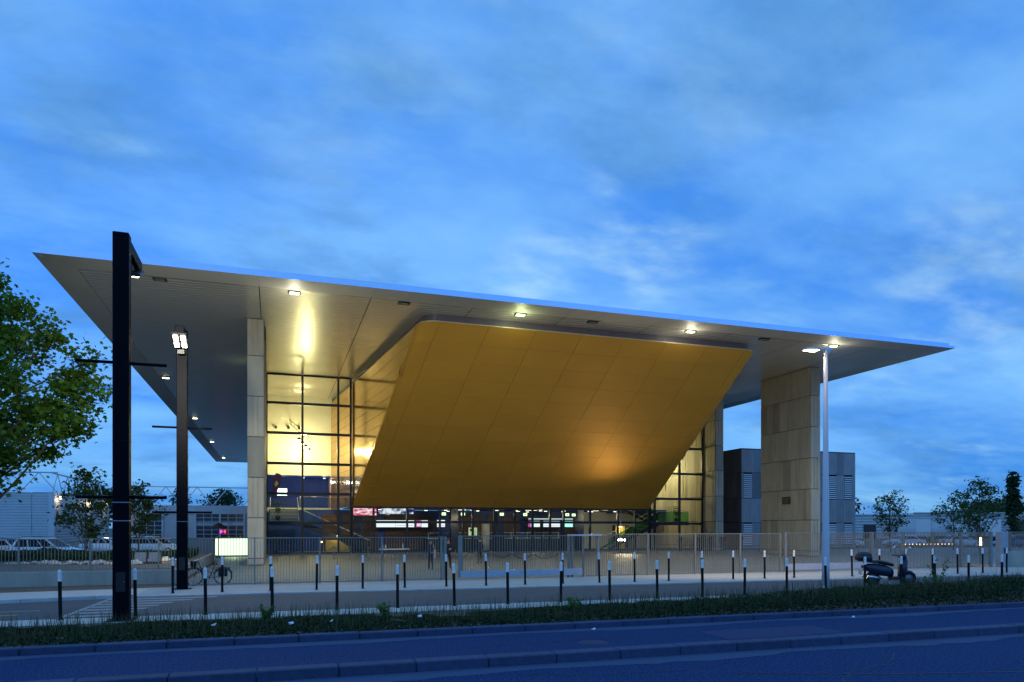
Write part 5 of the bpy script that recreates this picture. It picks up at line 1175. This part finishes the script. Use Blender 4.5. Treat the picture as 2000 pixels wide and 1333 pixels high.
MB().add([(.50, -.24, 1.08), (.50, .24, 1.08), (.40, .22, 1.52), (.40, -.22, 1.52), (.505, -.24, 1.08), (.505, .24, 1.08), (.405, .22, 1.52), (.405, -.22, 1.52)], [(0, 1, 2, 3), (7, 6, 5, 4), (0, 4, 5, 1), (2, 6, 7, 3), (1, 5, 6, 2), (3, 7, 4, 0)]).build('windscreen', GLASS('scooter_screen', (.86, .88, .9), .12), t)
m = MB(); v = []
cs = MB().hull([(-1.24+dx, y, z) for dx, y, z in ((0, .14, .99), (0, -.14, .99), (.06, .2, .93), (.06, -.2, .93), (.46, .2, .92), (.46, -.2, .92), (.50, .13, .98), (.50, -.13, .98), (.08, .2, 1.10), (.08, -.2, 1.10), (.44, .19, 1.12), (.44, -.19, 1.12), (.16, .12, 1.2), (.16, -.12, 1.2), (.38, .12, 1.2), (.38, -.12, 1.2), (.1, .1, .88), (.1, -.1, .88), (.4, .1, .88), (.4, -.1, .88))], True).build('top_case', black_pl, t)
MB().box(-1.245, -.74, -.205, .205, 1.03, 1.045).build('case_seam', M('case_trim', (.12, .12, .13), .3), cs)
MB().tube([(-.95, 0, .78), (-1.0, 0, .9)], .03, 6).build('case_carrier', black_pl, t)
MB().bbox(-1.03, -.95, -.1, .1, .64, .74, .02).build('tail_light', M('tail_red', (.3, .01, .01), .2), t)
lp = MB().box(-1.12, -1.108, -.1, .1, .42, .56).build('number_plate', M('plate_white', (.7, .7, .68), .5), t); MB().tube([(-.95, 0, .62), (-1.1, 0, .5)], .012, 5).build('plate_bracket', black_pl, t)
MB().tube([(-.95, .17, .36), (-.45, .17, .30)], [.055, .045], 10).build('exhaust', chrome, t); MB().tube([(-.95, -.17, .36), (-.45, -.17, .30)], [.055, .045], 10).build('exhaust', chrome, t)
MB().tube([(-.1, -.1, .25), (-.16, -.2, .01)], .014, 6).tube([(-.1, .1, .25), (-.16, .2, .01)], .014, 6).build('stand', chrome, t)

t = thing('work_light', 'dazzling work light on a thin mast before the right entrance', 'work light', (30.6, 60, 0))
MB().tube([(30.6, 60, 0), (30.6, 60, 4.0)], .035, 8).build('mast', chrome, t); MB().lathe([(.3, 0), (.3, .03), (.05, .06)], (30.6, 60, 0), 12).build('base', black_pl, t)
for q in (-.28, .0, .28): MB().bbox(30.6+q-.1, 30.6+q+.1, 59.84, 59.95, 1.12, 1.3, .02).build('lamp_head', black_pl, t); MB().box(30.6+q-.08, 30.6+q+.08, 59.82, 59.838, 1.14, 1.28).build('lens', EM('work_lens', (1, .95, .75), 40), t)
light('SPOT', t, (30.6, 58.9, 1.3), 600, (1, .78, .46), (24, 46, 7), .9, 140, .8)
t = thing('marker_lamp', 'small orange lit lamp seen through the folding gate near the pillar', 'lamp', (43.6, 34.6, 0))
MB().tube([(43.6, 34.6, 0), (43.6, 34.6, 1.25)], .03, 8).build('stand', black_pl, t); MB().lathe([(.03, 1.2), (.09, 1.25), (.07, 1.7), (.01, 1.75)], (43.6, 34.6, 0), 10).build('lamp', EM('marker_glow', (1, .62, .25), 9), t)
light('POINT', t, (43.4, 34.4, 1.45), 40, (1, .6, .25), size=.15)
t = thing('string_lights', 'row of small orange lights behind the folding gate', 'lights', (42, 36.5, 0))
MB().tube([(39.2, 36.5, 1.3), (43.2, 36.2, 1.28)], .012, 6).tube([(39.2, 36.5, 0), (39.2, 36.5, 1.3)], .02, 6).tube([(43.2, 36.2, 0), (43.2, 36.2, 1.3)], .02, 6).build('cable', black_pl, t)
for q in range(14): MB().ball((39.3+q*.29, 36.45-q*.02, 1.27), .035, 8, 5).build('bulb', EM('bulb_orange', (1, .5, .15), 5), t)
# ================================================================ people
def person(label, loc, rotz, pose, cols, h=1.75, group=None, hair=(.03, .02, .015)):
    J = {'pel': (0, 0, .95), 'spi': (0, -.01, 1.14), 'che': (0, 0, 1.33), 'nec': (0, .01, 1.50), 'hd0': (0, .02, 1.58), 'hd1': (0, .03, 1.70),
         'sL': (.17, 0, 1.43), 'eL': (.25, .02, 1.15), 'wL': (.27, .10, .90), 'kL': (.27, .13, .83), 'sR': (-.17, 0, 1.43), 'eR': (-.25, .02, 1.15), 'wR': (-.27, .10, .90), 'kR': (-.27, .13, .83),
         'hL': (.09, 0, .90), 'nL': (.10, .02, .50), 'aL': (.11, -.03, .09), 'tL': (.12, .15, .035), 'hR': (-.09, 0, .90), 'nR': (-.10, .02, .50), 'aR': (-.11, -.03, .09), 'tR': (-.12, .15, .035)}
    J.update(pose)
    rad = {'pel': (.15, .11), 'spi': (.135, .10), 'che': (.165, .115), 'nec': (.055, .055), 'hd0': (.075, .085), 'hd1': (.078, .095), 'sL': (.075, .07), 'eL': (.046, .046), 'wL': (.032, .028), 'kL': (.042, .022), 'hL': (.095, .095), 'nL': (.062, .065), 'aL': (.042, .045), 'tL': (.042, .026)}
    for k in list(rad):
        if k.endswith('L'): rad[k[:-1]+'R'] = rad[k]
    E_ = [('pel', 'spi'), ('spi', 'che'), ('che', 'nec'), ('nec', 'hd0'), ('hd0', 'hd1')]+[e for s in 'LR' for e in (('che', 's'+s), ('s'+s, 'e'+s), ('e'+s, 'w'+s), ('w'+s, 'k'+s), ('pel', 'h'+s), ('h'+s, 'n'+s), ('n'+s, 'a'+s), ('a'+s, 't'+s))]
    names = list(J); me = bpy.data.meshes.new('body'); me.from_pydata([J[n] for n in names], [(names.index(a), names.index(b)) for a, b in E_], [])
    ob = bpy.data.objects.new('body', me); COL.objects.link(ob); md = ob.modifiers.new('skin', 'SKIN'); md.use_smooth_shade = True
    for i, n in enumerate(names): sv = me.skin_vertices[0].data[i]; sv.radius = rad[n]; sv.use_root = (n == 'pel')
    ob.modifiers.new('sub', 'SUBSURF').levels = 2; ob.modifiers['sub'].render_levels = 2
    dg = bpy.context.evaluated_depsgraph_get(); me2 = bpy.data.meshes.new_from_object(ob.evaluated_get(dg)); bpy.data.objects.remove(ob)
    bm = bmesh.new(); bm.from_mesh(me2); bpy.data.meshes.remove(me2)
    def blob(c, r, sub=1):
        q = bmesh.ops.create_icosphere(bm, subdivisions=sub, radius=1.0); [setattr(v, 'co', Vector(c)+Vector((v.co.x*r[0], v.co.y*r[1], v.co.z*r[2]))) for v in q['verts']]
    hd = (Vector(J['hd0'])+Vector(J['hd1']))/2
    blob(hd+Vector((0, .10, -.01)), (.014, .022, .02)); blob(hd+Vector((.08, 0, 0)), (.012, .02, .03)); blob(hd+Vector((-.08, 0, 0)), (.012, .02, .03)); blob(hd+Vector((0, .088, -.055)), (.022, .012, .006))
    for s in 'LR':      # five separate fingers from the palm
        k = Vector(J['k'+s]); d = (k-Vector(J['w'+s])).normalized(); sx = Vector((1 if s == 'L' else -1, 0, 0)); fwd = d.cross(sx).normalized()
        for i, ln in enumerate((.062, .072, .068, .052)):
            o = fwd*(.026-.018*i); mid = k+o+d*(.02+ln*.45); tip = mid+d*ln*.4-sx*.02
            for c, r in ((k+o+d*.02, .0095), (mid, .0088), (tip, .0075)): blob(c, (r, r, r*1.9))
        blob(k+fwd*.045-d*.015, (.011, .011, .026))
    seg = [(J[a], J[b], a, b) for a, b in E_]
    for f in bm.faces:
        c = f.calc_center_median(); best = (9, None)
        for a, b, na, nb in seg:
            A_, B_ = Vector(a), Vector(b); t_ = max(0, min(1, (c-A_).dot(B_-A_)/(B_-A_).length_squared)); d = (c-A_-(B_-A_)*t_).length
            if d < best[0]: best = (d, (na, nb, t_))
        na, nb, t_ = best[1]
        idx = 1
        if nb in ('hd0', 'hd1') or (nb == 'nec' and t_ > .85) or nb in ('kL', 'kR'): idx = 0
        elif nb in ('wL', 'wR') and cols.get('short'): idx = 0
        elif nb[0] in 'hna' and len(nb) == 2 or (na == 'pel' and nb == 'spi' and t_ < .35): idx = 2
        elif nb in ('tL', 'tR'): idx = 3
        if na[0] == 'a' and len(na) == 2: idx = 3
        f.material_index = idx; f.smooth = True
    me3 = bpy.data.meshes.new('body'); bm.to_mesh(me3); bm.free()
    skin = M('skin_tone', (.42, .24, .16), .6); mats = [skin]+[M('cloth_%d_%d_%d' % tuple(int(c*1000) for c in cc), cc, .85, var=.15, scale=8) for cc in (cols['top'], cols['leg'], (.012, .012, .012))]
    for m_ in mats: me3.materials.append(m_)
    t = thing('person', label, 'person', loc, rotz, group); t['_o'] = [0., 0., 0.]; t.scale = (h/1.79,)*3
    link('body', me3, t)
    q = MB().ball(hd+Vector((0, -.012, .035)), (.088, .105, .098), 14, 9); q.f = [f for f in q.f if not (sum(q.v[i][1] for i in f)/len(f) > hd.y+.055 and sum(q.v[i][2] for i in f)/len(f) < hd.z+.075) and sum(q.v[i][2] for i in f)/len(f) > hd.z-.045]; q.sm = [True]*len(q.f)
    q.build('hair', M('hair_%d' % int(hair[0]*1000), hair, .6), t, fix=False)
    for s in (-1, 1): MB().ball(hd+Vector((s*.03, .088, .012)), .009, 8, 5).build('eye', M('eye_dark', (.02, .015, .012), .3), t)
    return t
fold = {'eL': (.24, .06, 1.16), 'wL': (.04, .19, 1.17), 'kL': (-.05, .2, 1.18), 'eR': (-.24, .06, 1.16), 'wR': (-.04, .21, 1.13), 'kR': (.05, .21, 1.12)}
wide = {'nL': (.15, .02, .50), 'aL': (.19, -.03, .09), 'tL': (.22, .15, .035), 'nR': (-.13, .02, .50), 'aR': (-.17, -.03, .09), 'tR': (-.20, .15, .035)}
blk = dict(top=(.012, .012, .015), leg=(.012, .013, .02)); jean = dict(top=(.02, .02, .03), leg=(.02, .03, .08))
person('guard in black clothes with hands clasped, standing in the gate opening', (9.45, 40.0, 0), R(200), {**fold, **wide}, blk, 1.78)
person('person in dark clothes with pale bag standing behind the fence left of the guard', (8.42, 39.9, 0), R(150), {'eR': (-.25, .04, 1.15), 'wR': (-.2, .22, 1.02), 'kR': (-.16, .27, 1.0)}, dict(top=(.015, .018, .03), leg=(.014, .015, .03)), 1.72)
b_ = MB().bbox(8.56, 8.68, 39.62, 39.76, .62, 1.12, .03).tube([(8.6, 39.7, 1.1), (8.56, 39.76, 1.38)], .012, 5).build('shoulder_bag', M('pale_bag', (.45, .33, .28), .8)); tag(b_, 'pale shoulder bag carried by the person left of the guard', 'bag')
person('standing person in black on the plaza behind the sliding gate', (12.9, 45.5, 0), R(20), {}, blk, 1.75)
stand = [((41.3, 61.6, 0), 170, 'standing person in dark top and jeans, leftmost of the group at the right wall end', jean, {}), ((42.1, 61.0, 0), 230, 'standing person in black, second of the group at the right wall end', blk, fold), ((43.0, 61.7, 0), 100, 'standing person in jeans, third of the group at the right wall end', jean, {}),
         ((44.6, 61.2, 0), 250, 'tallest standing person, right end of the group at the wall end', blk, {'eL': (.22, .14, 1.2), 'wL': (.12, .2, 1.42), 'kL': (.08, .2, 1.5)}), ((38.0, 61.8, 0), 20, 'person in black before the lit doorway', blk, {}), ((40.3, 62.0, 0), 200, 'person in dark clothes left of the group at the right wall end', jean, fold)]
for loc, a, lab, c, p in stand: person(lab, loc, R(a), p, c, random.uniform(1.66, 1.84), 'people near the right wall end')
bar = [((-4.6, 66.0, 0), 190, 'person standing behind the left end of the glowing bar', blk), ((-3.6, 65.6, 0), 160, 'person with dark hair standing behind the middle of the glowing bar', jean), ((-2.7, 65.5, 0), 200, 'person in a pale shirt behind the glowing bar', dict(top=(.35, .36, .38), leg=(.02, .02, .03), short=True)), ((-2.0, 65.2, 0), 230, 'person in dark top at the right end of the glowing bar', blk)]
for loc, a, lab, c in bar: person(lab, loc, R(a), fold if 'left' in lab else {}, c, random.uniform(1.68, 1.8), 'people at the glowing bar')
for o in list(bpy.data.objects):
    if '_o' in o.keys(): del o['_o']
